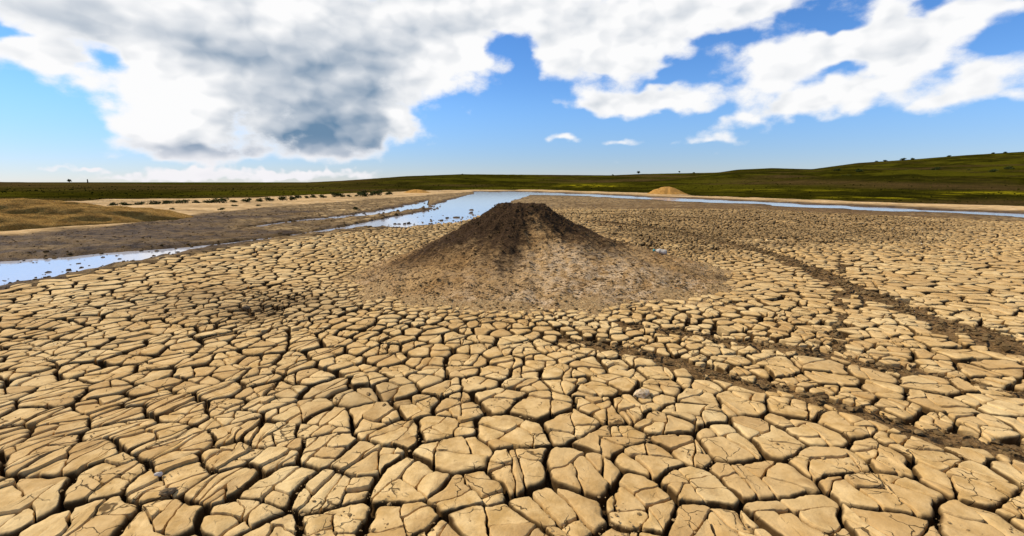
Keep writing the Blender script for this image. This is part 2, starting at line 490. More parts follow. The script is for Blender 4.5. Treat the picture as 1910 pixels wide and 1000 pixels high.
drk = T.mix(T.ramp(n3, 0.3, 0.72), (0.022, 0.012, 0.005), (0.115, 0.062, 0.026))
rim = T.attr('rim')
rimn = T.ramp(T.math('ADD', rim, T.math('MULTIPLY', T.math('SUBTRACT', n2, 0.5), 0.8)), 0.35, 0.7)
c = T.mix(rimn, c, T.mix(T.ramp(n3, 0.38, 0.62), (0.38, 0.215, 0.080), (0.68, 0.45, 0.20)))
wm = T.math('ADD', wetm, T.math('MULTIPLY', T.math('SUBTRACT', n2, 0.5), 1.1))
wm = T.math('ADD', wm, T.math('MULTIPLY', T.math('SUBTRACT', nf, 0.5), 0.8))
c = T.mix(T.ramp(wm, 0.18, 0.92), c, drk)
T.link(c, p.inputs['Base Color'])
p.inputs['Roughness'].default_value = 0.85
h = T.math('ADD', T.math('MULTIPLY', fl, 0.8), T.math('MULTIPLY', n3, 0.6))
bump(T, p, h, 1.0, 0.06)

def soil_mat(name, lo, hi, dk, sc=3.0):
    m, T, p = new_mat(name)
    geo = T.n('ShaderNodeTexCoord'); pos = geo.outputs['Object']
    n2 = T.noise(pos, sc, 7, 0.66); n3 = T.noise(pos, sc * 8, 5, 0.65)
    c = T.mix(T.ramp(n2, 0.32, 0.70), lo, hi)
    c = T.mix(T.math('MULTIPLY', T.ramp(n3, 0.46, 0.60), 0.7), c, dk)
    T.link(c, p.inputs['Base Color']); p.inputs['Roughness'].default_value = 0.9
    bump(T, p, T.math('ADD', n2, T.math('MULTIPLY', n3, 0.4)), 1.0, 0.16)
    return m
M_bank = soil_mat('bank_soil', (0.36, 0.18, 0.034), (0.56, 0.315, 0.075), (0.15, 0.075, 0.016), 3.6)
M_sandm = soil_mat('orange_sand', (0.48, 0.235, 0.050), (0.60, 0.315, 0.080), (0.30, 0.14, 0.03), 2.5)

M_clod, T, p = new_mat('soil_clod')
geo = T.n('ShaderNodeNewGeometry'); tone = T.attr('tone')
n2 = T.noise(geo.outputs['Position'], 30.0, 5, 0.65)
c = T.mix(tone, (0.050, 0.028, 0.010), (0.40, 0.255, 0.105))
c = T.mix(T.math('MULTIPLY', T.ramp(n2, 0.4, 0.65), 0.5), c, (0.10, 0.058, 0.02))
T.link(c, p.inputs['Base Color']); p.inputs['Roughness'].default_value = 0.9
bump(T, p, n2, 0.6, 0.01)

M_water, T, p = new_mat('stream_water')
geo = T.n('ShaderNodeNewGeometry')
p.inputs['Base Color'].default_value = (0.46, 0.45, 0.45, 1)
p.inputs['Roughness'].default_value = 0.08
p.inputs['IOR'].default_value = 1.33
p.inputs['Specular IOR Level'].default_value = 0.5
bump(T, p, T.noise(geo.outputs['Position'], 5.0, 3, 0.5), 0.12, 0.01)

# grassland
M_grass, T, p = new_mat('grassland')
geo = T.n('ShaderNodeNewGeometry'); pos = geo.outputs['Position']
brown, flower = T.attr('brown'), T.attr('flower')
n1 = T.noise(pos, 0.035, 5, 0.6); n2 = T.noise(pos, 0.30, 6, 0.66); n3 = T.noise(pos, 2.4, 5, 0.68)
stn = T.noise(T.mapping(pos, rot=(0, 0, R(-6)), scale=(0.35, 1.0, 1.0)), 0.07, 5, 0.6)
c = T.mix(T.ramp(n2, 0.34, 0.66), (0.014, 0.0125, 0.0012), (0.048, 0.040, 0.0025))
c = T.mix(T.math('MULTIPLY', T.ramp(n1, 0.46, 0.58), 0.75), c, (0.074, 0.064, 0.004))
c = T.mix(T.math('MULTIPLY', T.ramp(stn, 0.50, 0.60), 0.7), c, (0.016, 0.015, 0.002))
c = T.mix(T.math('MULTIPLY', brown, T.ramp(n2, 0.25, 0.6, 0.5, 1.0)), c, (0.075, 0.045, 0.014))
c = T.mix(T.math('MULTIPLY', flower, T.ramp(n2, 0.44, 0.62)), c, (0.42, 0.33, 0.010))
c = T.mix(T.math('MULTIPLY', T.ramp(n3, 0.50, 0.68), 0.6), c, (0.014, 0.014, 0.002))
T.link(c, p.inputs['Base Color']); p.inputs['Roughness'].default_value = 0.95
p.inputs['Specular IOR Level'].default_value = 0.0
bump(T, p, T.math('ADD', n2, T.math('MULTIPLY', n3, 0.5)), 0.9, 0.6)

M_tuft, T, p = new_mat('grass_blade')
tone = T.attr('tone')
c = T.mix(tone, (0.018, 0.016, 0.002), (0.066, 0.056, 0.005))
T.link(c, p.inputs['Base Color']); p.inputs['Roughness'].default_value = 0.9
p.inputs['Specular IOR Level'].default_value = 0.0

M_leaf, T, p = new_mat('shrub_leaf')
tone = T.attr('tone')
c = T.mix(tone, (0.020, 0.026, 0.006), (0.065, 0.075, 0.016))
T.link(c, p.inputs['Base Color']); p.inputs['Roughness'].default_value = 0.85
M_bark = soil_mat('bark', (0.06, 0.04, 0.02), (0.10, 0.07, 0.04), (0.03, 0.02, 0.01), 8)

def stone_mat(name, a, b):
    m, T, p = new_mat(name)
    pos = T.n('ShaderNodeTexCoord').outputs['Object']
    n = T.noise(pos, 40, 6, 0.65)
    T.link(T.mix(T.ramp(n, 0.35, 0.68), a, b), p.inputs['Base Color']); p.inputs['Roughness'].default_value = 0.8
    bump(T, p, n, 0.7, 0.01)
    return m
M_pale = stone_mat('pale_stone', (0.45, 0.30, 0.14), (0.68, 0.52, 0.33))
M_white = stone_mat('white_stone', (0.48, 0.42, 0.34), (0.76, 0.70, 0.60))
M_grey = stone_mat('grey_stone', (0.13, 0.085, 0.040), (0.26, 0.18, 0.095))
M_teal = stone_mat('teal_flake', (0.05, 0.30, 0.30), (0.10, 0.45, 0.42))
M_plastic = stone_mat('cloudy_plastic', (0.40, 0.34, 0.25), (0.66, 0.60, 0.49))
M_plastic.node_tree.nodes['Principled BSDF'].inputs['Roughness'].default_value = 0.35
M_orange = stone_mat('orange_stone', (0.40, 0.17, 0.04), (0.58, 0.28, 0.08))

# ------------------------------------------------------------------ ground
gm = mesh_np('ground', [(-6000, -6000, -0.8), (6000, -6000, -0.8), (6000, 6000, -0.8), (-6000, 6000, -0.8)], quads=[(0, 1, 2, 3)])
set_attr(gm, 'brown', np.zeros(4)); set_attr(gm, 'flower', np.zeros(4))
obj('ground', gm, M_grass, kind='structure')

NR, NC = 420, 585
q = 1.6 * np.exp(np.linspace(0, math.log(135 / 1.6), NR))
Yr = q - 3.4
tcol = np.linspace(-1.45, 1.45, NC)
GX = q[:, None] * tcol[None, :]
GY = np.repeat(Yr[:, None], NC, 1)
px, py = project(GX, np.maximum(GY, 0.3), 0 * GX)
PZ = plate_zone(GX, GY)
tdist = track_d(GX, GY)
trk = 1 - sstep(1.1, 2.4, tdist)
rc, _ = cone_r(GX, GY)
s, wdt = stream_s(GX, GY, px)
far_ok = GY > 3.0
s = np.where(far_ok, s, -9)
s_m = s * wdt                                        # metres inside the bank line
nz = fbm(GX * 0.9, GY * 0.9, 4) * 0.35 + fbm(GX * 0.25, GY * 0.25, 3) * 0.25 * np.minimum(GY / 15, 3)
nz = nz * np.clip(wdt / 2.0, 0.25, 1.6) + 0.95 * np.minimum(wdt, 9) * np.minimum(0, perlin(GX * 0.16 + GY * 0.05, GY * 0.45 + 3) - 0.02) * sstep(14, 22, GY) + 0.22 * np.minimum(wdt, 9) * fbm(GX * 0.10, GY * 0.08, 3) * sstep(14, 22, GY)
s_m = np.where(s > -8, s_m + nz * 0.6, -9)
BAR = np.array([ground_pt(*p_) for p_ in ((600, 418), (690, 405), (760, 396), (830, 384), (885, 374), (925, 366.5), (950, 362))])
bd = np.full(GX.shape, 99.0)
for a_, b_ in zip(BAR[:-1], BAR[1:]):
    ab_ = b_ - a_; t_ = np.clip(((GX - a_[0]) * ab_[0] + (GY - a_[1]) * ab_[1]) / (ab_ @ ab_), 0, 1)
    bd = np.minimum(bd, np.hypot(GX - a_[0] - t_ * ab_[0], GY - a_[1] - t_ * ab_[1]))
s_m = s_m - (1.0 + 0.10 * GY) * np.clip(1.15 + 0.9 * perlin(GX * 0.35, GY * 0.2), 0, 2) * np.exp(-(bd / (0.25 + 0.018 * GY)) ** 2)
wsc = np.clip(wdt * 0.25, 0.12, 2.0)
wetg = sstep(-3.2, -0.1, s_m / wsc)
# the muddy, wet strip between the streams on the left
ysd = np.interp(px, SAND_EDGE[:, 0], SAND_EDGE[:, 1])
ype = np.interp(px, PLATE_EDGE[:, 0], PLATE_EDGE[:, 1])
Ysd = on_ground_Y(px, ysd); Ype = on_ground_Y(px, ype)
band = sstep(-0.2, 0.3, GY - Ype) * (1 - sstep(-0.5, 0.8, GY - Ysd + 0.5 * fbm(GX * 0.5, GY * 0.5, 3)))
leftside = 1 - sstep(880, 960, px)
mudstrip = band * leftside * np.clip(0.95 + 0.6 * fbm(GX * 0.22, GY * 0.7, 3) - 0.75 * sstep(350, 750, px) , 0, 1)
wetg = np.clip(np.maximum(wetg, mudstrip * 0.95), 0, 1)
sandg = np.clip(0.80 + 0.9 * fbm(GX * 0.12, GY * 0.35, 4), 0.15, 1) * sstep(-0.8, 0.8, GY - Ysd + 0.6 * fbm(GX * 0.5, GY * 0.5, 3)) * far_ok * (1 - sstep(-1.5, 0.2, s_m / wsc))
WLEV = -0.055
SF = surf(GX, GY)
rough = 0.012 * fbm(GX * 4, GY * 4, 3)
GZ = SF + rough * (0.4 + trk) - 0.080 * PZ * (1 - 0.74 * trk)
GZ = GZ + 0.02 * trk * fbm(GX * 9, GY * 9, 2) * (GY < 15)
GZ = GZ + band * leftside * (0.05 * fbm(GX * 1.3, GY * 1.3, 5, 0.6))
carve = sstep(-1.2, 0.6, s_m / wsc)
GZ = np.where(s_m > -3, GZ * (1 - carve) + (WLEV - 0.10 + 0.03 * fbm(GX * 1.1, GY * 1.1, 4)) * carve + 0.012 * (1 - carve), GZ)
# rises to the sandy margin, drops under the grass hills
ygr = np.interp(px, GRASS[:, 0], GRASS[:, 1]); Ygr = on_ground_Y(px, ygr)
GZ = GZ + 0.10 * sandg * sstep(-2, 6, GY - Ysd)
GZ = GZ - 1.0 * sstep(1.0, 9.0, GY - Ygr)
DP = dirt_patch(GX, np.maximum(GY, 0.5)) * (GY > 1.5)
verts = np.stack([GX, GY, GZ], -1).reshape(-1, 3)
fq = grid_quads(NR, NC)
me = mesh_np('mud_flat', verts, quads=fq, attrs={'sand': sandg, 'wet': wetg, 'plate_zone': PZ, 'track': trk, 'dirt': np.clip(DP, 0, 1)})
flat = obj('mud_flat', me, M_flat, kind='structure')

# water: one sheet that fills the carved beds
keep = ((s_m / wsc) > -1.6) & (s > -8)
kq = keep.reshape(-1)[fq].all(1)
wq = fq[kq]
used, inv = np.unique(wq.ravel(), return_inverse=True)
wv_ = verts[used].copy(); wv_[:, 2] = WLEV
obj('stream', mesh_np('stream', wv_, quads=inv.reshape(-1, 4)), M_water, kind='structure')

# ------------------------------------------------------------------ grass hills
SKYN = np.array([(-600, 336), (0, 339.5), (120, 340.5), (300, 344), (420, 345), (500, 343.5), (640, 337), (760, 328.5), (860, 325), (1000, 326),
                 (1140, 327), (1200, 324.5), (1330, 322), (1440, 317), (1520, 316.5), (1600, 312), (1700, 309), (1910, 306), (2500, 300)], float)
SKYF = np.array([(1250, 332), (1300, 326), (1345, 321), (1375, 316.5), (1440, 313.5), (1490, 315), (1515, 315.5), (1600, 304), (1700, 297.5), (1800, 289.5),
                 (1910, 283), (2200, 272), (2600, 268)], float)
def hill_mesh(name, pxs, sky, Y0f, ridge, nrow, rowpow, noise_amp, seed, zstart):
    P = np.asarray(pxs)
    yr = np.interp(P, sky[:, 0], sky[:, 1])
    Rg = np.interp(P, ridge[:, 0], ridge[:, 1])
    ax, ay, aw = ray(P, yr)
    zr = CAM_H + aw / ay * Rg
    tx = ax / ay
    Y0 = Y0f(P)
    sr = np.concatenate([np.linspace(0, 1, nrow), 1 + np.linspace(0.03, 0.6, 14)])
    ss = sr[:, None] * np.ones_like(P)[None, :]
    sp = np.minimum(ss, 1)
    Y = Y0 + (Rg - Y0) * np.where(ss <= 1, ss ** rowpow, ss)
    X = tx * Y
    frac = np.clip((Y - Y0) / (Rg - Y0), 0, 1)
    Z = zstart + (zr - zstart) * (0.35 * frac + 0.65 * frac ** 1.7)
    und = noise_amp * fbm(X * 0.018 + seed, Y * 0.018, 4) + 0.18 * noise_amp * fbm(X * 0.12 + seed, Y * 0.12, 3)
    Z = Z + und * np.sin(np.pi * np.clip(frac, 0, 1)) * np.clip(zr / 9, 0.10, 1.0)
    Z = Z + 0.06 * fbm(X * 0.5, Y * 0.5, 3)
    over = np.clip(ss - 1, 0, None)
    Z = Z - over * 0.09 * (Rg - Y0) * (over + 0.3)
    return X, Y, Z, frac
pxs = np.linspace(-480, 2390, 420)
ridge_n = np.array([(-600, 230), (0, 240), (700, 260), (1000, 280), (1500, 300), (1910, 300), (2500, 300)], float)
HX, HY, HZ, HF = hill_mesh('grass_hill', pxs, SKYN, lambda P: on_ground_Y(P, np.interp(P, GRASS[:, 0], GRASS[:, 1])), ridge_n, 170, 1.6, 1.6, 3.0, -0.12)
hpx, hpy = project(HX, HY, HZ)
br = np.clip(sstep(362, 342, hpy) * sstep(860, 300, hpx) * (0.9 + 0.8 * fbm(HX * .03, HY * .03, 3)), 0, 1)
br = np.maximum(br, np.clip(np.exp(-((hpy - np.interp(hpx, [1270, 1600, 1910], [336, 342, 353])) / 5) ** 2) * sstep(1250, 1500, hpx) * (0.9 + 0.9 * fbm(HX * .03, HY * .05, 3)), 0, 1))
br = np.maximum(br, 0.9 * np.clip(1.6 * fbm(HX * 0.02 + 9, HY * 0.035, 4) - 0.1, 0, 1))
fl = np.exp(-(((hpx - 1100) / 60) ** 2 + ((hpy - 346.5) / 2.2) ** 2))
fl = np.maximum(fl, np.exp(-(((hpx - 1860) / 90) ** 2 + ((hpy - 361) / 3.5) ** 2)))
fl = np.maximum(fl, 0.7 * np.exp(-(((hpx - 1640) / 160) ** 2 + ((hpy - 369) / 2.5) ** 2)))
fl = np.maximum(fl, 0.5 * np.exp(-(((hpx - 1450) / 120) ** 2 + ((hpy - 355) / 2.0) ** 2)))
fl = np.clip(fl * (0.8 + 1.0 * fbm(HX * 0.06, HY * 0.06, 3)), 0, 1)
hv = np.stack([HX, HY, HZ], -1)
obj('grass_hill', mesh_np('grass_hill', hv.reshape(-1, 3), quads=grid_quads(*HX.shape), attrs={'brown': br, 'flower': fl}), M_grass, kind='structure')
pxf = np.linspace(1255, 2590, 240)
ridge_f = np.array([(1200, 620), (1500, 600), (1910, 560), (2600, 540)], float)
FX, FY, FZ, FF = hill_mesh('far_hill', pxf, SKYF, lambda P: 0 * P + 285.0, ridge_f, 70, 1.0, 2.0, 13.0, 4.0)
obj('far_hill', mesh_np('far_hill', np.stack([FX, FY, FZ], -1).reshape(-1, 3), quads=grid_quads(*FX.shape),
    attrs={'brown': np.clip(0.5 * fbm(FX * 0.01, FY * 0.01, 3), 0, 1), 'flower': 0 * FX}), M_grass, kind='structure')

def hill_point(px_, frac_, far=False):
    X, Y, Z, F = (FX, FY, FZ, FF) if far else (HX, HY, HZ, HF)
    P = pxf if far else pxs
    j = int(np.clip(np.searchsorted(P, px_), 0, len(P) - 1))
    i = int(np.argmin(np.abs(F[:170 if not far else 70, j] - frac_)))
    return X[i, j], Y[i, j], Z[i, j]

# grass tufts on the near hill
NT_ = 16000
jj = rng.integers(0, HX.shape[1] - 1, NT_); ii = (rng.random(NT_) ** 1.3 * 120).astype(int)
fu, fv = rng.random(NT_), rng.random(NT_)
def lerp2(A):
    return (A[ii, jj] * (1 - fu) * (1 - fv) + A[ii, jj + 1] * fu * (1 - fv) + A[ii + 1, jj] * (1 - fu) * fv + A[ii + 1, jj + 1] * fu * fv)
tx, ty, tz = lerp2(HX), lerp2(HY), lerp2(HZ)
dist = np.hypot(tx, ty)
okk = fbm(tx * 0.12, ty * 0.12, 3) > -0.25
tx, ty, tz, dist = tx[okk], ty[okk], tz[okk], dist[okk]
n = len(tx)
hgt = (0.02 + 0.08 * rng.random(n) ** 3) * np.clip(dist / 50, 0.6, 2.2)
wd = hgt * (1.0 + 1.6 * rng.random(n)); an = rng.random(n) * np.pi
dx, dy = np.cos(an) * wd / 2, np.sin(an) * wd / 2
lx, ly = (rng.random(n) - 0.5) * hgt * 0.6, (rng.random(n) - 0.5) * hgt * 0.6
v = np.stack([np.stack([tx - dx, ty - dy, tz - 0.05], -1), np.stack([tx + dx, ty + dy, tz - 0.05], -1),
              np.stack([tx + dx * 0.5 + lx, ty + dy * 0.5 + ly, tz + hgt], -1), np.stack([tx - dx * 0.7 + lx, ty - dy * 0.7 + ly, tz + hgt * 0.7], -1)], 1)
tone = np.clip(0.45 + 0.5 * fbm(tx * 0.05, ty * 0.05, 3) + 0.25 * rng.standard_normal(n), 0, 1)
obj('grass_tufts', mesh_np('grass_tufts', v.reshape(-1, 3), quads=np.arange(4 * n).reshape(-1, 4), attrs={'tone': np.repeat(tone, 4)}, smooth=False), M_tuft, kind='stuff',
    label='short dark green grass tufts covering the low hillside', cat='grass')

# ------------------------------------------------------------------ cracked mud plates
def size_field(x, y):
    px, py = project(x, y, 0.0)
    L = 0.30
    if y < 12:
        r = math.hypot(x - CONE[0], y - CONE[1])
        L = 0.30 - 0.145 * math.exp(-((r - 3.2) / 1.6) ** 2) - 0.04 * math.exp(-((r - 3.0) / 0.45) ** 2)
    if y < 4.6: L += 0.06 * (1 - max(0, (y - 2.4)) / 2.2) if y > 2.4 else 0.06
    if px > 1350 and py > 480: L += 0.06
    if px < 620 and y > 5.5: L += 0.05 + 0.08 * min(1, (y - 5.5) / 6)
    if y > 14: L += 0.012 * (y - 14)
    dpt = float(DPI(x, y)); L *= 1 - 0.45 * dpt
    L *= 0.85 * (1 + 0.45 * float(PN(x, y)))
    td_ = float(TDI(x, y))
    if td_ < 3: L *= 0.5 + 0.5 * max(0, td_ - 1) / 2
    return max(L, 0.11)
# coarse lookup tables for speed
_lx = np.arange(-45, 45, 0.25); _ly = np.arange(0, 31, 0.25)
_LX, _LY = np.meshgrid(_lx, _ly)
_DP = dirt_patch(_LX, np.maximum(_LY, 0.6)); _PN = fbm(_LX * 0.55, _LY * 0.55, 2)
def _lk(A):
    def f(x, y):
        i = min(max(int(y / 0.25), 0), A.shape[0] - 1); j = min(max(int((x + 45) / 0.25), 0), A.shape[1] - 1)
        return A[i, j]
    return f
DPI, PN = _lk(_DP), _lk(_PN)
TDI = _lk(track_d(_LX, _LY))
PN2 = _lk(fbm(_LX * 1.7 + 7, _LY * 1.7, 2))

pts = []; rad = []
cell = 0.25; gd = {}
YMAX = 28.5
NCAND = 140000
cy_ = 0.7 + (YMAX - 0.7) * rng.random(NCAND) ** 0.62
ct_ = rng.uniform(-1.0, 1.0, NCAND)
for y, t in zip(cy_, ct_):
    x = t * (1.17 * y + 0.9)
    L = size_field(x, y) * 0.86
    ci, cj = int(math.floor(x / cell)), int(math.floor(y / cell))
    k = int(L / cell) + 1
    ok = True
    for a in range(ci - k, ci + k + 1):
        for b in range(cj - k, cj + k + 1):
            for (qx, qy, ql) in gd.get((a, b), ()):
                l = 0.5 * (L + ql)
                if (qx - x) ** 2 + (qy - y) ** 2 < l * l:
                    ok = False; break
            if not ok: break
        if not ok: break
    if ok:
        gd.setdefault((ci, cj), []).append((x, y, L)); pts.append((x, y)); rad.append(L)
pts = np.array(pts); rad = np.array(rad)
coarse = {}
for i, (x, y) in enumerate(pts):
    coarse.setdefault((int(math.floor(x / 0.6)), int(math.floor(y / 0.6))), []).append(i)

def clip(poly, nx, ny, c, eid):
    """keep the side nx*x+ny*y<=c of a convex polygon; vertices carry the id of the edge that starts there"""
    outp = []
    n = len(poly)
    ds = [nx * v[0] + ny * v[1] - c for v in poly]
    for i in range(n):
        a, da = poly[i], ds[i]; b, db = poly[(i + 1) % n], ds[(i + 1) % n]
        if da <= 0:
            outp.append(a)
            if db > 0:
                t = da / (da - db)
                outp.append((a[0] + (b[0] - a[0]) * t, a[1] + (b[1] - a[1]) * t, eid))
        elif db <= 0:
            t = da / (da - db)
            outp.append((a[0] + (b[0] - a[0]) * t, a[1] + (b[1] - a[1]) * t, a[2]))
    return outp
def area(poly):
    s = 0
    for i in range(len(poly)):
        a, b = poly[i], poly[(i + 1) % len(poly)]
        s += a[0] * b[1] - b[0] * a[1]
    return 0.5 * s
def split(poly, depth, L, res):
    A = area(poly)
    if A <= 0: return
    want = (L * 0.70) ** 2 * random.uniform(0.55, 1.3)
    if depth == 0 or (A < want * 1.0 and random.random() < 0.75):
        res.append(poly); return
    cx = sum(v[0] for v in poly) / len(poly); cy = sum(v[1] for v in poly) / len(poly)
    rx, ry = cx - CONE[0], cy - CONE[1]
    base = math.atan2(ry, rx)                       # cracks run out from the cone
    u = random.random()
    sxx = sum((v[0] - cx) ** 2 for v in poly); syy = sum((v[1] - cy) ** 2 for v in poly); sxy = sum((v[0] - cx) * (v[1] - cy) for v in poly)
    axis = 0.5 * math.atan2(2 * sxy, sxx - syy)
    ang = axis + math.pi / 2 + random.gauss(0, 0.3)                 # across the long side
    if u < (0.5 if cx < -0.8 and cy < 3.4 else 0.22): ang = base + random.gauss(0, 0.25)
    nx, ny = -math.sin(ang), math.cos(ang)
    j = 0.22 * math.sqrt(A)
    c = nx * (cx + random.uniform(-j, j)) + ny * (cy + random.uniform(-j, j))
    a = clip(poly, nx, ny, c, 1); b = clip(poly, -nx, -ny, -c, 1)
    for pp in (a, b):
        if len(pp) >= 3 and area(pp) > 0.0008: split(pp, depth - 1, L, res)

plates = []   # (polygon, local size)
for i, (x, y) in enumerate(pts):
    L = rad[i]
    h = L * 1.8
    poly = [(x - h, y - h, 0), (x + h, y - h, 0), (x + h, y + h, 0), (x - h, y + h, 0)]
    ci, cj = int(math.floor(x / 0.6)), int(math.floor(y / 0.6))
    kk = 2 if L < 0.5 else 3
    nb = []
    for a in range(ci - kk, ci + kk + 1):
        for b in range(cj - kk, cj + kk + 1):
            nb += coarse.get((a, b), [])
    nb = [(float((pts[k][0] - x) ** 2 + (pts[k][1] - y) ** 2), k) for k in nb if k != i]
    nb.sort()
    for d2, k in nb[:22]:
        qx, qy = pts[k]
        nx, ny = qx - x, qy - y; l = math.hypot(nx, ny); nx /= l; ny /= l
        poly = clip(poly, nx, ny, nx * (x + qx) / 2 + ny * (y + qy) / 2, 0)
        if len(poly) < 3: break
    if len(poly) < 3: continue
    res = []
    near_cone = math.hypot(x - CONE[0], y - CONE[1]) < 4.2
    dep = 3 if y < 3.2 else 2 if y < 6.5 else 1
    if near_cone and y > 4.0: dep = 1 if random.random() < 0.4 else 0
    split(poly, dep, L, res)
    for pp in res: plates.append((pp, L))

# shrink each plate by its crack widths, round the corners
outl = []; info = []
for poly, L in plates:
    cx = sum(v[0] for v in poly) / len(poly); cy = sum(v[1] for v in poly) / len(poly)
    k = min(1.9, max(0.75, L / 0.34)) * (0.85 + 0.5 * random.random())
    pp = list(poly)
    n = len(poly)
    for a in range(n):
        v0, v1 = poly[a], poly[(a + 1) % n]
        ex, ey = v1[0] - v0[0], v1[1] - v0[1]; l = math.hypot(ex, ey)
        if l < 1e-6: continue
        nx, ny = ey / l, -ex / l
        mx, my = 0.5 * (v0[0] + v1[0]), 0.5 * (v0[1] + v1[1])
        wide = math.exp(0.75 * float(PN2(mx, my)) + random.gauss(0, 0.22))
        g = (0.0128 * wide if v0[2] == 0 else random.uniform(0.0028, 0.0080)) * k * (1.0 + 0.25 * min(max(my - 2.6, 0), 2.0))
        if v0[2] == 1 and my > 6: g *= 1.6
        g *= 1 + 0.06 * min(max(my - 6, 0), 14)
        pp = clip(pp, nx, ny, nx * v0[0] + ny * v0[1] - g, v0[2])
        if len(pp) < 3: break
    if len(pp) < 3: continue
    A = area(pp)
    if A < 0.0012: continue
    outl.append(([(v[0], v[1]) for v in pp], [v[2] for v in pp])); info.append((cx, cy, A, L))
info = np.array(info)
# drop plates outside the dried zone, under the cone and on the ruts
zx, zy = info[:, 0], info[:, 1]
keepz = plate_zone(zx, zy) > 0.6
rr, _ = cone_r(zx, zy)
keepz &= rr > 2.55 + 0.5 * perlin(zx * 1.5, zy * 1.5)
td = track_d(zx, zy)
keepz &= td > 0.9 + 0.9 * rng.random(len(td)) * (perlin(zx * 1.5, zy * 1.5) > -0.1)
dpv = dirt_patch(zx, zy)
keepz &= ~((dpv > 0.75) & (rng.random(len(dpv)) < 0.25))
idx = np.nonzero(keepz)[0]

def outline(poly, eids, N):
    P0 = np.array(poly); P = P0
    for a in (0.09, 0.22):                     # slightly rounded corners
        Q = np.roll(P, -1, 0)
        P = np.stack([P * (1 - a) + Q * a, P * a + Q * (1 - a)], 1).reshape(-1, 2)
    Q = np.vstack([P, P[:1]])
    d = np.concatenate([[0], np.cumsum(np.hypot(*(np.diff(Q, axis=0).T)))])
    u = np.linspace(0, d[-1], N, endpoint=False)
    O = np.stack([np.interp(u, d, Q[:, 0]), np.interp(u, d, Q[:, 1])], -1)
    ab = np.roll(P0, -1, 0) - P0; l2 = np.maximum((ab ** 2).sum(1), 1e-9)
    ap = O[:, None] - P0[None]
    t = np.clip((ap * ab[None]).sum(2) / l2, 0, 1)
    dd = ((ap - t[..., None] * ab[None]) ** 2).sum(2)
    pr = (np.array(eids)[dd.argmin(1)] == 0).astype(float)
    pr = (pr + np.roll(pr, 1) + np.roll(pr, -1)) / 3
    return O, pr

def warp_xy(P):
    x, y = P[..., 0], P[..., 1]
    wx = 0.060 * perlin(x * 2.1, y * 2.1) + 0.026 * perlin(x * 6.3 + 4, y * 6.3) + 0.0065 * perlin(x * 19, y * 19 + 9) + 0.0026 * perlin(x * 63, y * 63)
    wy = 0.060 * perlin(x * 2.1 + 50, y * 2.1) + 0.026 * perlin(x * 6.3 + 70, y * 6.3) + 0.0065 * perlin(x * 19 + 33, y * 19) + 0.0026 * perlin(x * 63 + 9, y * 63)
    return np.stack([x + wx, y + wy], -1)

# rank by size in the picture
ppx, ppy = project(zx, zy, 0 * zx)
vis = (ppx > -40) & (ppx < 1950) & (ppy < 1040)
scr = info[:, 2] / np.maximum(zy, 0.5) ** 3 * vis
order = sorted(idx, key=lambda i: -scr[i])
big = order[:300]; rest = order[300:]
mid = [i for i in rest if info[i, 1] < 9.5]
faraway = [i for i in rest if info[i, 1] >= 9.5]

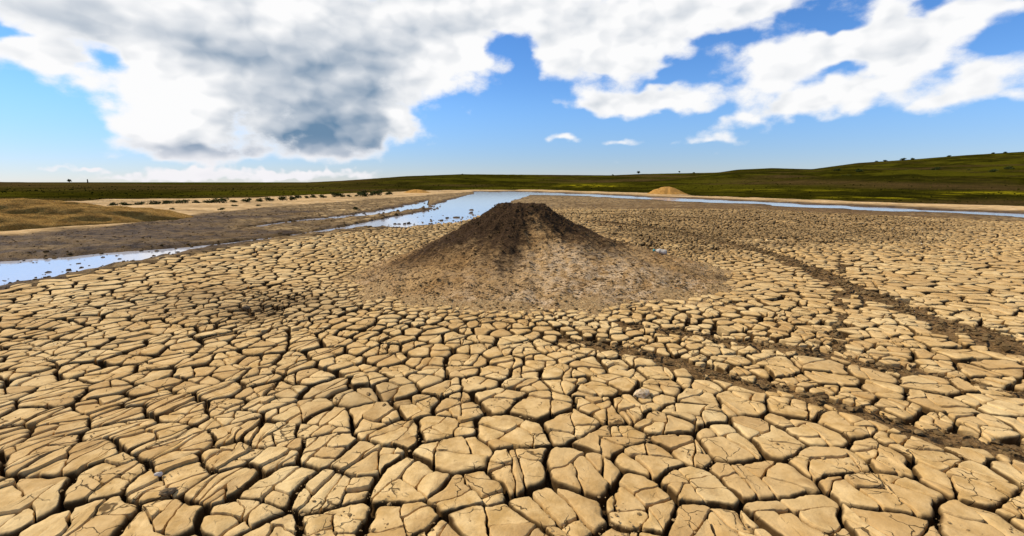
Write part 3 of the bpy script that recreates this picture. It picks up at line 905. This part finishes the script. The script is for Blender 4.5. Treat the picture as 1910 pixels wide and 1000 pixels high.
PROF = {  # (distance in from the rim, height, soil plus painted crack shade) rings, from the wall foot to the middle
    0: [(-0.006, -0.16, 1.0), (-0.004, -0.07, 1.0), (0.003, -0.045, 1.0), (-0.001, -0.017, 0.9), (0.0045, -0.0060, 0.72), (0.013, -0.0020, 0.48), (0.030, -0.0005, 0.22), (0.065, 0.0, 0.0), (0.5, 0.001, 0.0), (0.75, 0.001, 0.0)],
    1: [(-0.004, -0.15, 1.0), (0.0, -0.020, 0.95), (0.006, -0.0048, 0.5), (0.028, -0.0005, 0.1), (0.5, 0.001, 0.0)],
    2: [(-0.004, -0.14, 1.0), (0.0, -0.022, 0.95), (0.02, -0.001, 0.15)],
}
def build_plates(ids, N, lod):
    oo = [outline(outl[i][0], outl[i][1], N) for i in ids]
    B = warp_xy(np.stack([a for a, _ in oo]))            # [P,N,2]
    PR = np.stack([b for _, b in oo])                    # 1 along wide eroded cracks, 0 along thin fresh ones
    C = B.mean(1, keepdims=True)
    Dv = B - C; r = np.linalg.norm(Dv, axis=2, keepdims=True)
    rmin = r.min(axis=1, keepdims=True)
    rings = []; edges = []
    P = len(ids)
    tilt = rng.normal(0, 0.014, (P, 2)); hof = rng.normal(0, 0.0045, P)
    curl = np.clip(rng.normal(0.0, 0.45, P), -0.7, 0.9)
    for (b, z, e) in PROF[lod]:
        bb = np.minimum(b, 0.55) if b >= 0.5 else b
        ero = PR * (0.45 + 0.9 * np.clip(0.5 + perlin(B[..., 0] * 9, B[..., 1] * 9), 0, 1)) + 0.16
        be = (b * (ero if b > 0 else np.ones_like(ero)))[..., None]
        if b >= 0.5: f = np.full_like(r, 1.1 - b)
        else: f = 1 - np.minimum(be / r, 0.36 * np.minimum(1, be / 0.07 + 0.1))
        XY = C + Dv * f
        zz = np.full(XY.shape[:2], z) if b < 0 or b >= 0.5 or z < -0.03 else z * (0.3 + 0.9 * ero)
        if lod == 0 and b >= 0:
            zz = zz + 0.003 * perlin(XY[..., 0] * 11, XY[..., 1] * 11) * (b > 0.01) + 0.0016 * perlin(XY[..., 0] * 40, XY[..., 1] * 40)
        loc = Dv * f
        zz = zz + surf(XY[..., 0], XY[..., 1]) + (loc[..., 0] * tilt[:, None, 0] + loc[..., 1] * tilt[:, None, 1]) + hof[:, None]
        zz = zz - 0.010 * curl[:, None] * (f[..., 0] ** 2)
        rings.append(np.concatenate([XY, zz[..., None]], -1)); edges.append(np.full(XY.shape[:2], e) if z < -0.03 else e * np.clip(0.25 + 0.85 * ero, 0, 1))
    Cz = (surf(C[:, 0, 0], C[:, 0, 1]) + hof + 0.001)
    V = np.concatenate(rings + [np.concatenate([C, Cz[:, None, None]], -1)], 1)   # [P, R*N+1, 3]
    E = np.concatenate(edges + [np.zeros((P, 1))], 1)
    nR = len(PROF[lod])
    a = np.arange(N); b = (a + 1) % N
    quads = np.concatenate([np.stack([k * N + a, k * N + b, (k + 1) * N + b, (k + 1) * N + a], -1) for k in range(nR - 1)])
    tris = np.stack([(nR - 1) * N + a, (nR - 1) * N + b, np.full(N, nR * N)], -1)
    return V, E, quads, tris, C[:, 0, :]

def plate_attrs(ids):
    t = np.clip(0.32 + 0.34 * rng.standard_normal(len(ids)) + 0.45 * fbm(info[ids, 0] * 0.45 + 3, info[ids, 1] * 0.45, 3) + 0.28 * sstep(3.5, 9, info[ids, 1]) * sstep(-3, 1, info[ids, 0]), 0, 1)
    return t, np.clip(dpv[ids] * (0.7 + 0.5 * rng.random(len(ids))), 0, 0.85)
V, E, Q, Tq, C = build_plates(big, 64, 0)
tn, dr = plate_attrs(np.array(big))
for k in range(len(big)):
    org = np.array([C[k, 0], C[k, 1], 0.0])
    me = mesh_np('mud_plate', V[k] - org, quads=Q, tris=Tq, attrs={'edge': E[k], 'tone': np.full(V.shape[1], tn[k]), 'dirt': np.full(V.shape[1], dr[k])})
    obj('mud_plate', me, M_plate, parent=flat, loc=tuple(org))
allV, allE, allQ, allT, allTone, allD = [], [], [], [], [], []
o0 = 0
for ids, N, lod in ((mid, 18, 1), (faraway, 9, 2)):
    V, E, Q, Tq, C = build_plates(ids, N, lod)
    tn, dr = plate_attrs(np.array(ids))
    P, nv = V.shape[:2]
    offs = o0 + np.arange(P)[:, None, None] * nv
    allV.append(V.reshape(-1, 3)); allE.append(E.ravel()); allQ.append((Q[None] + offs).reshape(-1, 4)); allT.append((Tq[None] + offs).reshape(-1, 3))
    allTone.append(np.repeat(tn, nv)); allD.append(np.repeat(dr, nv)); o0 += P * nv
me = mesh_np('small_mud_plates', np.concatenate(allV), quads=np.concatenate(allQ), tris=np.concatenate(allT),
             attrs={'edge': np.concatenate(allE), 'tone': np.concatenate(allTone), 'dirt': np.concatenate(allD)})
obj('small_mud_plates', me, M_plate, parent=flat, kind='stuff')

# ------------------------------------------------------------------ the mud cone
NRr, NTh = 210, 360
rr_ = np.concatenate([np.linspace(0.0, 1.0, 90)[1:], np.linspace(1.0, 3.75, NRr - 88)[1:]])
th = np.linspace(0, 2 * np.pi, NTh, endpoint=False)
RRg, THg = np.meshgrid(rr_, th, indexing='ij')
k = 1.035 + 0.085 * np.cos(THg) + 0.05 * np.cos(3 * THg + 1.0) + 0.05 * perlin(3 * np.cos(THg) + 7, 3 * np.sin(THg) + 3)
kk = 1 + (k - 1) * sstep(0.3, 2.6, RRg)
cx_, cy2 = RRg * kk * np.cos(THg), RRg * kk * np.sin(THg)
prof = np.array([(0, 1.06), (0.12, 1.07), (0.22, 1.10), (0.33, 1.12), (0.45, 1.075), (0.58, 0.99), (0.75, 0.87), (1.0, 0.725), (1.25, 0.605), (1.5, 0.495), (1.8, 0.375),
                 (2.2, 0.225), (2.6, 0.085), (2.95, 0.0), (3.25, -0.035), (3.5, -0.07), (3.8, -0.14)])
zc = np.interp(RRg, prof[:, 0], prof[:, 1])
zc = np.apply_along_axis(lambda a: np.convolve(np.pad(a, 3, mode='edge'), np.ones(7) / 7, 'valid'), 0, zc)
slope = sstep(0.4, 1.0, RRg) * (1 - sstep(2.4, 3.4, RRg))
rid = 1 - np.abs(perlin(5.5 * np.cos(THg) + 3, 5.5 * np.sin(THg) + RRg * 0.6))          # runnels down the flanks
zc = zc + 0.085 * (rid - 0.75) * slope * (0.5 + 0.5 * sstep(2.6, 1.2, RRg))
wxw, wyw = cx_ + CONE[0], cy2 + CONE[1]
zc = zc + 0.05 * fbm(cx_ * 1.6, cy2 * 1.6, 4) * slope + 0.022 * fbm(cx_ * 9, cy2 * 9, 4, 0.62) * (1 - 0.6 * sstep(2.6, 3.3, RRg)) + 0.03 * fbm(cx_ * 4, cy2 * 4, 3) * (1 - sstep(0.5, 1.0, RRg))
zc = zc + 0.035 * fbm(cx_ * 1.9 + 5, cy2 * 1.9, 4) * sstep(1.9, 2.6, RRg)
zc = zc + surf(wxw, wyw)
ang = THg
front = np.cos(ang + np.pi / 2)             # 1 towards the viewer
left_ = -np.cos(ang)
drip = 0.22 * perlin(4.2 * np.cos(ang) + 11, 4.2 * np.sin(ang) + 2) + 0.12 * perlin(11 * np.cos(ang) + 1, 11 * np.sin(ang) + 8)
reach = 1.25 + 0.75 * np.clip(left_, 0, 1) ** 1.5 + 0.55 * np.clip(-left_, 0, 1) ** 2 - 0.35 * np.exp(-((ang - R(290)) / 0.3) ** 2) + 0.85 * np.exp(-((ang - R(262)) / 0.22) ** 2) + 0.5 * np.exp(-((ang - R(215)) / 0.35) ** 2) + 0.35 * np.exp(-((ang - R(305)) / 0.25) ** 2) + 1.0 * drip
wet_dark = np.clip(0.5 + (reach - RRg) * 0.55, 0, 1)
wet_dark = np.maximum(wet_dark, 0.62 * np.exp(-((ang - R(340)) / 0.09) ** 2) * sstep(1.8, 3.0, RRg))  # adds a narrow darker streak low on the right flank
saltm = np.clip(np.exp(-((ang - R(296)) / 0.5) ** 2) * sstep(1.1, 1.7, RRg) * 1.5 + 0.75 * sstep(2.3, 3.1, RRg) + 0.5 * fbm(cx_ * 1.1, cy2 * 1.1, 3), 0, 1)
vv = np.concatenate([[[0, 0, zc[0].mean()]], np.stack([cx_, cy2, zc], -1).reshape(-1, 3)])
i0 = np.arange(NTh); i1 = (i0 + 1) % NTh
qd = np.concatenate([np.stack([1 + r * NTh + i0, 1 + (r + 1) * NTh + i0, 1 + (r + 1) * NTh + i1, 1 + r * NTh + i1], -1) for r in range(len(rr_) - 1)])
tr = np.stack([np.zeros(NTh, int), 1 + i0, 1 + i1], -1)
me = mesh_np('mud_cone', vv, quads=qd, tris=tr, attrs={'wet': np.concatenate([[1], wet_dark.ravel()]), 'salt': np.concatenate([[0], saltm.ravel()]), 'rim': np.concatenate([[0], sstep(2.5, 3.1, RRg + 0.25 * fbm(cx_ * 1.7, cy2 * 1.7, 3)).ravel()])})
cone_o = obj('mud_cone', me, M_cone, loc=(CONE[0], CONE[1], 0), label='large mud volcano cone with dark wet top and pale crusted foot', cat='mud cone')

# ------------------------------------------------------------------ banks and heaps of soil
def heap(name, cx, cy, rx, ry, h, rot, mat, label, cat, seed, nr=34, nth=96, power=1.4, rough=0.10):
    r = np.linspace(0, 1.12, nr)[1:]; t = np.linspace(0, 2 * np.pi, nth, endpoint=False)
    Rr, Tt = np.meshgrid(r, t, indexing='ij')
    wob = 1 + 0.16 * perlin(1.5 * np.cos(Tt) + seed, 1.5 * np.sin(Tt)) + 0.08 * perlin(4 * np.cos(Tt) + seed, 4 * np.sin(Tt) + 5)
    x = Rr * wob * np.cos(Tt) * rx; y = Rr * wob * np.sin(Tt) * ry
    z = h * np.cos(np.clip(Rr, 0, 1) * np.pi / 2) ** power - 0.25 * np.clip(Rr - 0.95, 0, 1) * 4 * max(h, 0.5)
    z = z + h * rough * fbm(x * 2 / rx * 1.5 + seed, y * 2 / ry * 1.5, 5, 0.55) * (1 - sstep(0.85, 1.05, Rr))
    c, s_ = math.cos(rot), math.sin(rot)
    X = x * c - y * s_; Y = x * s_ + y * c
    v = np.concatenate([[[0, 0, h * (1 + rough * 0.2)]], np.stack([X, Y, z], -1).reshape(-1, 3)])
    a = np.arange(nth); b = (a + 1) % nth
    qd = np.concatenate([np.stack([1 + k * nth + a, 1 + (k + 1) * nth + a, 1 + (k + 1) * nth + b, 1 + k * nth + b], -1) for k in range(len(r) - 1)])
    tr = np.stack([np.zeros(nth, int), 1 + a, 1 + b], -1)
    return obj(name, mesh_np(name, v, quads=qd, tris=tr), mat, loc=(cx, cy, -0.02), label=label, cat=cat)

heap('earth_bank', -18.6, 14.3, 8.0, 2.6, 1.0, R(60), M_bank, 'long golden brown earth bank beside the stream at the left edge', 'earth bank', 2.0, 60, 220, 0.9, 0.16)
gx, gy = ground_pt(1243, 363)
heap('sand_mound', float(gx), float(gy), 2.7, 2.0, 0.95, 0, M_sandm, 'small orange sand mound at the foot of the green hill, right of the cone', 'sand mound', 5.0)
gx, gy = ground_pt(778, 361)
heap('sand_mound', float(gx), float(gy), 2.3, 1.8, 0.55, 0, M_sandm, 'low orange sand hump on the far bank, left of the cone', 'sand mound', 8.0)

# ------------------------------------------------------------------ clods of soil
def ico():
    f = (1 + 5 ** 0.5) / 2
    v = np.array([(-1, f, 0), (1, f, 0), (-1, -f, 0), (1, -f, 0), (0, -1, f), (0, 1, f), (0, -1, -f), (0, 1, -f), (f, 0, -1), (f, 0, 1), (-f, 0, -1), (-f, 0, 1)], float)
    v /= np.linalg.norm(v[0])
    t = np.array([(0, 11, 5), (0, 5, 1), (0, 1, 7), (0, 7, 10), (0, 10, 11), (1, 5, 9), (5, 11, 4), (11, 10, 2), (10, 7, 6), (7, 1, 8), (3, 9, 4), (3, 4, 2), (3, 2, 6), (3, 6, 8), (3, 8, 9), (4, 9, 5), (2, 4, 11), (6, 2, 10), (8, 6, 7), (9, 8, 1)])
    return v, t
IV, IT = ico()
def clods(name, X, Y, Z, size, tone, label, cat='clods', flat_=0.55, parent=None):
    n = len(X)
    sc = size[:, None, None] * (0.6 + 0.8 * rng.random((n, 12, 1)))
    an = rng.random(n) * 2 * np.pi
    v = IV[None] * sc * np.array([1.0, 0.8, 1.0])
    v[..., 2] *= flat_
    c, s_ = np.cos(an)[:, None], np.sin(an)[:, None]
    vx = v[..., 0] * c - v[..., 1] * s_; vy = v[..., 0] * s_ + v[..., 1] * c
    v = np.stack([vx + X[:, None], vy + Y[:, None], v[..., 2] + Z[:, None]], -1)
    t = (IT[None] + 12 * np.arange(n)[:, None, None]).reshape(-1, 3)
    return obj(name, mesh_np(name, v.reshape(-1, 3), tris=t, attrs={'tone': np.repeat(tone, 12)}, smooth=False), M_clod, parent=parent, kind='stuff', label=label, cat=cat)

# crumbs on the cone
m = 8000
ri = rng.integers(30, len(rr_) - 30, m); tj = rng.integers(0, NTh, m)
gi = 1 + ri * NTh + tj
cw = wet_dark[ri, tj]
sel = rng.random(m) < 0.35 + 0.65 * (rr_[ri] / 3.0)
gi, cw = gi[sel], cw[sel]
clods('crumbs', vv[gi, 0] + rng.normal(0, 0.02, len(gi)), vv[gi, 1] + rng.normal(0, 0.02, len(gi)), vv[gi, 2] + 0.002, 0.007 + 0.018 * rng.random(len(gi)) ** 2.5,
      np.where(cw > 0.5, 0.12 * rng.random(len(gi)), np.clip(0.15 + 0.75 * rng.random(len(gi)), 0, 1)), None, None, 0.5, parent=cone_o)
m = 7000
ri = rng.integers(len(rr_) - 62, len(rr_) - 14, m); tj = rng.integers(0, NTh, m)
gi = 1 + ri * NTh + tj
clods('rim_crumbs', vv[gi, 0] + rng.normal(0, 0.02, m), vv[gi, 1] + rng.normal(0, 0.02, m), np.maximum(vv[gi, 2], surf(vv[gi, 0] + CONE[0], vv[gi, 1] + CONE[1]) - 0.015), 0.006 + 0.024 * rng.random(m) ** 3,
      np.clip(0.35 + 0.65 * rng.random(m), 0, 1), None, None, 0.4, parent=cone_o)
# crumbs in the ruts and over the dirty patches
X, Y = [], []
for P, hw in TR:
    for a, b in zip(P[:-1], P[1:]):
        l = np.hypot(*(b - a)); m = int(l * hw * 950 / (1 + max(0, (a[1] - 6)) * 0.25))
        t = rng.random(m); o = rng.normal(0, hw * 0.62, m)
        nrm = np.array([-(b - a)[1], (b - a)[0]]) / l
        X.append(a[0] + (b - a)[0] * t + nrm[0] * o); Y.append(a[1] + (b - a)[1] * t + nrm[1] * o)
X = np.concatenate(X); Y = np.concatenate(Y)
X = X - 0.10 * perlin(X * 1.3 + 5, Y * 1.3); Y = Y - 0.10 * perlin(X * 1.3, Y * 1.3 + 31)
tdd = track_d(X, Y)
Z = surf(X, Y) - 0.020 + 0.022 * rng.random(len(X))
sz = 0.007 + 0.030 * rng.random(len(X)) ** 3 + 0.0012 * np.clip(Y - 4, 0, 12)
clods('rut_clods', X, Y, Z, sz, np.clip(0.05 + 0.5 * rng.random(len(X)), 0, 1), 'crumbled brown soil lying in the wheel ruts', 'soil crumbs')
m = 26000
X = rng.uniform(-8, 12, m); Y = rng.uniform(1.6, 16, m)
dd = dirt_patch(X, Y); ok = (rng.random(m) < dd * 1.1) & (cone_r(X, Y)[0] > 2.9)
X, Y = X[ok], Y[ok]
clods('patch_clods', X, Y, surf(X, Y) + 0.002 - 0.01 * rng.random(len(X)), 0.006 + 0.016 * rng.random(len(X)) ** 2 + 0.001 * np.clip(Y - 4, 0, 12), np.clip(0.25 + 0.6 * rng.random(len(X)), 0, 1),
      'loose crumbs of soil on the broken patches of mud', 'soil crumbs')
# thin chips and crumbs over the near plates
m = 15000
Y = 1.5 + 6 * rng.random(m) ** 1.3; X = rng.uniform(-1.15, 1.15, m) * (Y + 0.4)
ok = (fbm(X * 1.8 + 4, Y * 1.8, 3) > 0.22) & (cone_r(X, Y)[0] > 3.3)
X, Y = X[ok], Y[ok]
clods('mud_chips', X, Y, surf(X, Y) - 0.002, 0.0025 + 0.010 * rng.random(len(X)) ** 3, np.clip(0.5 + 0.6 * rng.random(len(X)), 0, 1), 'small chips of dried mud scattered on the cracked flat', 'mud chips', 0.4)
# clods along the stream banks
sel = np.nonzero((np.abs(s_m / wsc + 0.35) < 1.25).ravel() & (GY.ravel() < 42) & (GY.ravel() > 5) & (px.ravel() < 960) & (rng.random(GX.size) < 0.17))[0]
X = GX.ravel()[sel] + rng.normal(0, 0.03, len(sel)); Y = GY.ravel()[sel] + rng.normal(0, 0.05, len(sel))
Z = np.maximum(GZ.ravel()[sel], WLEV)
big_ = rng.random(len(sel)) ** 3
clods('bank_clods', X, Y, Z, (0.015 + 0.055 * big_) * np.clip(Y / 12, 0.8, 2.0), np.clip(0.22 * rng.random(len(sel)), 0, 1), 'dark wet clods of mud along the stream banks', 'mud clods', 0.6)
sel = np.nonzero((s_m / wsc > 0.3).ravel() & (GY.ravel() < 30) & (px.ravel() < 960) & (rng.random(GX.size) < 0.006))[0]
clods('water_clods', GX.ravel()[sel], GY.ravel()[sel], np.full(len(sel), WLEV), (0.02 + 0.08 * rng.random(len(sel)) ** 3) * np.clip(GY.ravel()[sel] / 12, 0.8, 2.2), 0.1 * rng.random(len(sel)),
      'dark clods of mud standing out of the shallow stream', 'mud clods', 0.5)
# damp rough ground on the left far bank
sel = np.nonzero((mudstrip > 0.45).ravel() & (s_m / wsc < -0.6).ravel() & (GY.ravel() < 40) & (rng.random(GX.size) < 0.22))[0]
clods('strip_clods', GX.ravel()[sel], GY.ravel()[sel], GZ.ravel()[sel], (0.008 + 0.028 * rng.random(len(sel)) ** 3) * np.clip(GY.ravel()[sel] / 12, 0.8, 2.0), 0.25 * rng.random(len(sel)),
      'dark soil crumbs on the damp strip across the stream', 'soil crumbs', 0.6)

# ------------------------------------------------------------------ single stones
def stone(name, px_, py_, sx, sy, sz, rot, mat, label, cat, seed, facets=2, lift=0.0):
    import bmesh
    bm = bmesh.new()
    bmesh.ops.create_icosphere(bm, subdivisions=facets, radius=1.0)
    rs = np.random.default_rng(seed)
    planes = rs.normal(size=(7, 3)); planes /= np.linalg.norm(planes, axis=1)[:, None]; cut = 0.55 + 0.3 * rs.random(7)
    for v in bm.verts:
        co = np.array(v.co)
        for pl, c in zip(planes, cut):              # broken faces
            d = co @ pl
            if d > c: co = co - pl * (d - c)
        co = co * (1 + 0.05 * rs.normal())
        v.co = co * np.array([sx, sy, sz])
    me = bpy.data.meshes.new(name); bm.to_mesh(me); bm.free()
    x, y = ground_pt(px_, py_)
    o = obj(name, me, mat, loc=(float(x), float(y), float(surf(x, y)) + sz * 0.45 + lift), label=label, cat=cat)
    o.rotation_euler = (0, 0, rot)
    return o
stone('stone', 1196, 738, 0.075, 0.05, 0.035, 0.5, M_pale, 'pale broken stone lying on a plate in front of the cone', 'stone', 1)
def lathe(prof, n=20):
    V = [(x, r * math.cos(2 * math.pi * j / n), r * math.sin(2 * math.pi * j / n)) for (x, r) in prof for j in range(n)]
    Qd = [(i * n + j, i * n + (j + 1) % n, (i + 1) * n + (j + 1) % n, (i + 1) * n + j) for i in range(len(prof) - 1) for j in range(n)]
    return V, Qd
def surface_at(x, y):
    """height of the cone or the flat at a spot"""
    d = (vv[1:, 0] + CONE[0] - x) ** 2 + (vv[1:, 1] + CONE[1] - y) ** 2
    i = int(d.argmin())
    return max(float(vv[1 + i, 2]), float(surf(np.array(x), np.array(y)))) if d[i] < 0.01 else float(surf(np.array(x), np.array(y)))
bx_, by_ = 2.66, 8.55
bo = bpy.data.objects.new('bottle', None); COL.objects.link(bo)
bo.location = (bx_, by_, surface_at(bx_, by_) + 0.045); bo.rotation_euler = (0.4, R(9), R(-14)); bo.scale = (1.15, 1.15, 1.15)
bo['label'] = 'discarded plastic bottle with teal cap lying on the right flank of the cone'; bo['category'] = 'bottle'
V_, Q_ = lathe([(-0.09, 0.012), (-0.075, 0.014), (-0.06, 0.024), (-0.035, 0.040), (-0.02, 0.042), (-0.012, 0.039), (0.02, 0.039), (0.028, 0.042), (0.07, 0.042), (0.085, 0.037), (0.088, 0.02), (0.083, 0.001)])
obj('body', mesh_np('body', V_, quads=Q_), M_plastic, parent=bo)
V_, Q_ = lathe([(-0.118, 0.001), (-0.118, 0.017), (-0.114, 0.0195), (-0.090, 0.0195), (-0.089, 0.013)])
obj('cap', mesh_np('cap', V_, quads=Q_), M_teal, parent=bo)
stone('stone', 296, 889, 0.020, 0.011, 0.016, 0.5, M_white, 'tiny white stone in a crack at lower left', 'stone', 4)
stone('stone', 314, 922, 0.036, 0.030, 0.020, 0.9, M_grey, 'dark rounded pebble wedged between plates at lower left', 'stone', 6, 3)
stone('stone', 1262, 545, 0.06, 0.05, 0.05, 0.2, M_orange, 'small orange stone at the right foot of the cone', 'stone', 8)
stone('stone', 460, 575, 0.05, 0.04, 0.03, 0.2, M_grey, 'brown lump of soil on the crumbly patch left of the cone', 'clod', 12)

# ------------------------------------------------------------------ shrubs and small trees
def leaf_cloud(n, rx, rz, z0, leaf, seed):
    rs = np.random.default_rng(seed)
    nc = max(5, n // 60)
    cc = rs.normal(size=(nc, 3)); cc /= np.linalg.norm(cc, axis=1)[:, None]; cc *= (rs.random(nc) ** 0.5)[:, None] * 0.75
    ci = rs.integers(0, nc, n)
    d = cc[ci] + rs.normal(size=(n, 3)) * 0.24
    d[:, 2] = np.maximum(d[:, 2], -0.92)
    c = d * np.array([rx, rx, rz]) + np.array([0, 0, z0])
    u = rs.normal(size=(n, 3)); u /= np.linalg.norm(u, axis=1)[:, None]
    w = rs.normal(size=(n, 3)); w -= (w * u).sum(1)[:, None] * u; w /= np.linalg.norm(w, axis=1)[:, None]
    l = leaf * (0.6 + 0.8 * rs.random(n))[:, None]
    v = np.stack([c - u * l, c + w * l * 0.5, c + u * l, c - w * l * 0.5], 1)
    v[..., 2] = np.maximum(v[..., 2], 0.0)
    tone = np.clip(np.repeat(rs.random(nc)[ci] * 0.6 + 0.4 * rs.random(n), 4), 0, 1)
    return v.reshape(-1, 3), np.arange(4 * n).reshape(-1, 4), tone
def stem_mesh(h, r, branches, seed):
    rs = np.random.default_rng(seed)
    V, Qd = [], []
    def limb(p0, p1, r0, r1, k=6):
        d = p1 - p0; d = d / np.linalg.norm(d)
        a = np.cross(d, [0.3, 0.9, 0.2]); a /= np.linalg.norm(a); b = np.cross(d, a)
        base = len(V)
        for (p, rr) in ((p0, r0), (0.5 * (p0 + p1) + rs.normal(size=3) * r0 * 0.6, 0.5 * (r0 + r1)), (p1, r1)):
            for j in range(k):
                t = 2 * math.pi * j / k
                V.append(p + rr * (math.cos(t) * a + math.sin(t) * b))
        for i in range(2):
            for j in range(k):
                Qd.append((base + i * k + j, base + i * k + (j + 1) % k, base + (i + 1) * k + (j + 1) % k, base + (i + 1) * k + j))
    top = np.array([0, 0, h])
    limb(np.array([0, 0, -0.1 * h]), top, r, r * 0.6)
    for i in range(branches):
        t = 2 * math.pi * i / branches + rs.random()
        limb(top * (0.6 + 0.4 * rs.random()), top + np.array([math.cos(t), math.sin(t), 1.0]) * h * 0.6, r * 0.5, r * 0.2)
    return mesh_np('stem', np.array(V), quads=Qd)
SHRUB = []
for k in range(3):
    v, qd, tn = leaf_cloud(420, 1.0, 0.55, 0.52, 0.13, 40 + k)
    SHRUB.append((mesh_np('foliage', v, quads=qd, attrs={'tone': tn}, smooth=False), stem_mesh(0.35, 0.05, 4, 60 + k)))
TREE = []
for k in range(2):
    v, qd, tn = leaf_cloud(520, 1.0, 0.62, 1.15, 0.15, 80 + k)
    TREE.append((mesh_np('crown', v, quads=qd, attrs={'tone': tn}, smooth=False), stem_mesh(0.75, 0.07, 5, 90 + k)))
def plant(name, loc, scale, var, label, cat, group=None, wide=1.0, tree=False):
    o = bpy.data.objects.new(name, None); COL.objects.link(o)
    o.location = loc; o.rotation_euler = (0, 0, random.uniform(0, 6.28)); o.scale = (scale * wide, scale * wide, scale)
    o['label'] = label; o['category'] = cat
    if group: o['group'] = group
    src = TREE if tree else SHRUB
    a, b = src[var % len(src)]
    obj('crown' if tree else 'foliage', a, M_leaf, parent=o)
    obj('trunk' if tree else 'stem', b, M_bark, parent=o)
    return o
ORD = 'first second third fourth fifth sixth seventh eighth ninth tenth eleventh twelfth thirteenth fourteenth fifteenth sixteenth seventeenth eighteenth'.split()
low = [(212, 386, 9), (236, 386, 11), (262, 385, 10), (288, 384, 11), (314, 383, 10), (340, 382, 9), (366, 381, 9), (388, 381, 8), (409, 381, 9)]
for i, (x, y, h) in enumerate(low):
    gx, gy = ground_pt(x, y)
    plant('shrub', (float(gx), float(gy), 0.05), h / 900 * float(gy) * random.uniform(0.6, 1.15), i, ORD[i] + ' low shrub from the left in the dense patch behind the earth bank', 'shrub', 'shrubs of the dense patch', 1.5)
rowp = [(436, 380, 8), (462, 379, 7), (485, 378, 8), (503, 377, 8), (527, 376, 9), (545, 375, 7), (557, 372, 9), (572, 372, 7), (584, 371, 9), (603, 371, 7), (627, 369, 10), (640, 369, 8), (652, 369, 9), (665, 368, 7), (678, 368, 10), (692, 367, 8), (704, 366, 9), (726, 365, 10)]
for i, (x, y, h) in enumerate(rowp):
    gx, gy = ground_pt(x, y)
    plant('shrub', (float(gx), float(gy), 0.06), h / 900 * float(gy) * random.uniform(0.5, 1.15), i + 1, ORD[i] + ' dark shrub from the left in the straggling row along the far bank', 'shrub', 'shrubs of the straggling row', 1.15)
lone = [(322, 393, 5, 'tiny lone shrub on the sand below the dense patch'), (412, 394, 6, 'lone flat shrub on the brown bank in front of the dense patch'), (437, 387, 5, 'small lone shrub between the dense patch and the straggling row'),
        (663, 392, 6, 'lone low shrub near the silvery channel left of the cone'), (482, 386, 4, 'tiny shrub on sand below the straggling row'), (1040, 355, 3, 'tiny pale shrub at the hill foot behind the cone')]
for i, (x, y, h, lab) in enumerate(lone):
    gx, gy = ground_pt(x, y)
    plant('shrub', (float(gx), float(gy), 0.04), h / 900 * float(gy) * 0.8, i, lab, 'shrub', None, 1.4)
sk = [(128, 9, 1, 'round bushy tree alone on the left skyline'), (1140, 5, 0, 'tiny dark bush on the middle skyline left of the lone tree'), (1187, 8, 1, 'small lone tree on the middle skyline above the sand mound'), (1263, 7, 1, 'thin small tree on the skyline right of the lone tree'), (1288, 5, 0, 'tiny dark bush on the skyline right of the thin tree'),
      (860, 4, 0, 'tiny bush on the skyline above the stream bend')]
for i, (x, h, tr_, lab) in enumerate(sk):
    X, Y, Z = hill_point(x, 0.985)
    plant('tree' if tr_ else 'shrub', (X, Y, Z - 0.1), h / 900 * Y * 0.42, i, lab, 'tree' if tr_ else 'shrub', None, 0.55 if x == 1263 else 1.0, bool(tr_))
fr = [(1632, 5, 'small bush leftmost on the right ridge'), (1650, 6, 'second bush from the left on the right ridge'), (1683, 9, 'largest rounded bush on the right ridge'), (1701, 7, 'bush just right of the largest bush on the ridge'), (1768, 6, 'lone bush midway along the right ridge'),
      (1852, 6, 'bush on the ridge near the right edge'), (1874, 6, 'rightmost bush on the ridge')]
for i, (x, h, lab) in enumerate(fr):
    X, Y, Z = hill_point(x, 0.99, True)
    plant('shrub', (X, Y, Z - 0.2), h / 900 * Y * 0.48, i, lab, 'shrub', None, 1.3)
hb = [(1600, 0.55), (1690, 0.62), (1850, 0.5), (1805, 0.58), (1745, 0.75), (1560, 0.7), (1880, 0.7), (1580, 0.4)]
for i, (x, f) in enumerate(hb):
    X, Y, Z = hill_point(x, f)
    plant('shrub', (X, Y, Z - 0.1), random.uniform(0.9, 1.5), i, ORD[sorted(a for a, _ in hb).index(x)] + ' dark bush from the left among those dotted on the right hillside', 'shrub', 'bushes dotted on the right hillside', 1.3)
# rusty post on the left skyline
X, Y, Z = hill_point(158, 0.985)
pm = mesh_np('post', [(-.2, -.2, -0.5), (.2, -.2, -0.5), (.2, .2, -0.5), (-.2, .2, -0.5), (-.15, -.15, 1.7), (.15, -.15, 1.7), (.15, .15, 1.7), (-.15, .15, 1.7), (0, 0, 1.95)],
             quads=[(0, 1, 5, 4), (1, 2, 6, 5), (2, 3, 7, 6), (3, 0, 4, 7)], tris=[(4, 5, 8), (5, 6, 8), (6, 7, 8), (7, 4, 8)], smooth=False)
obj('post', pm, M_bark, loc=(X, Y, Z), label='short dark post on the left skyline beside the round tree', cat='post')
print('plates', len(idx), 'mid', len(mid), 'far', len(faraway), 'tris', sum(len(o.data.loops) - 2 * len(o.data.polygons) for o in COL.objects if o.type == 'MESH'))
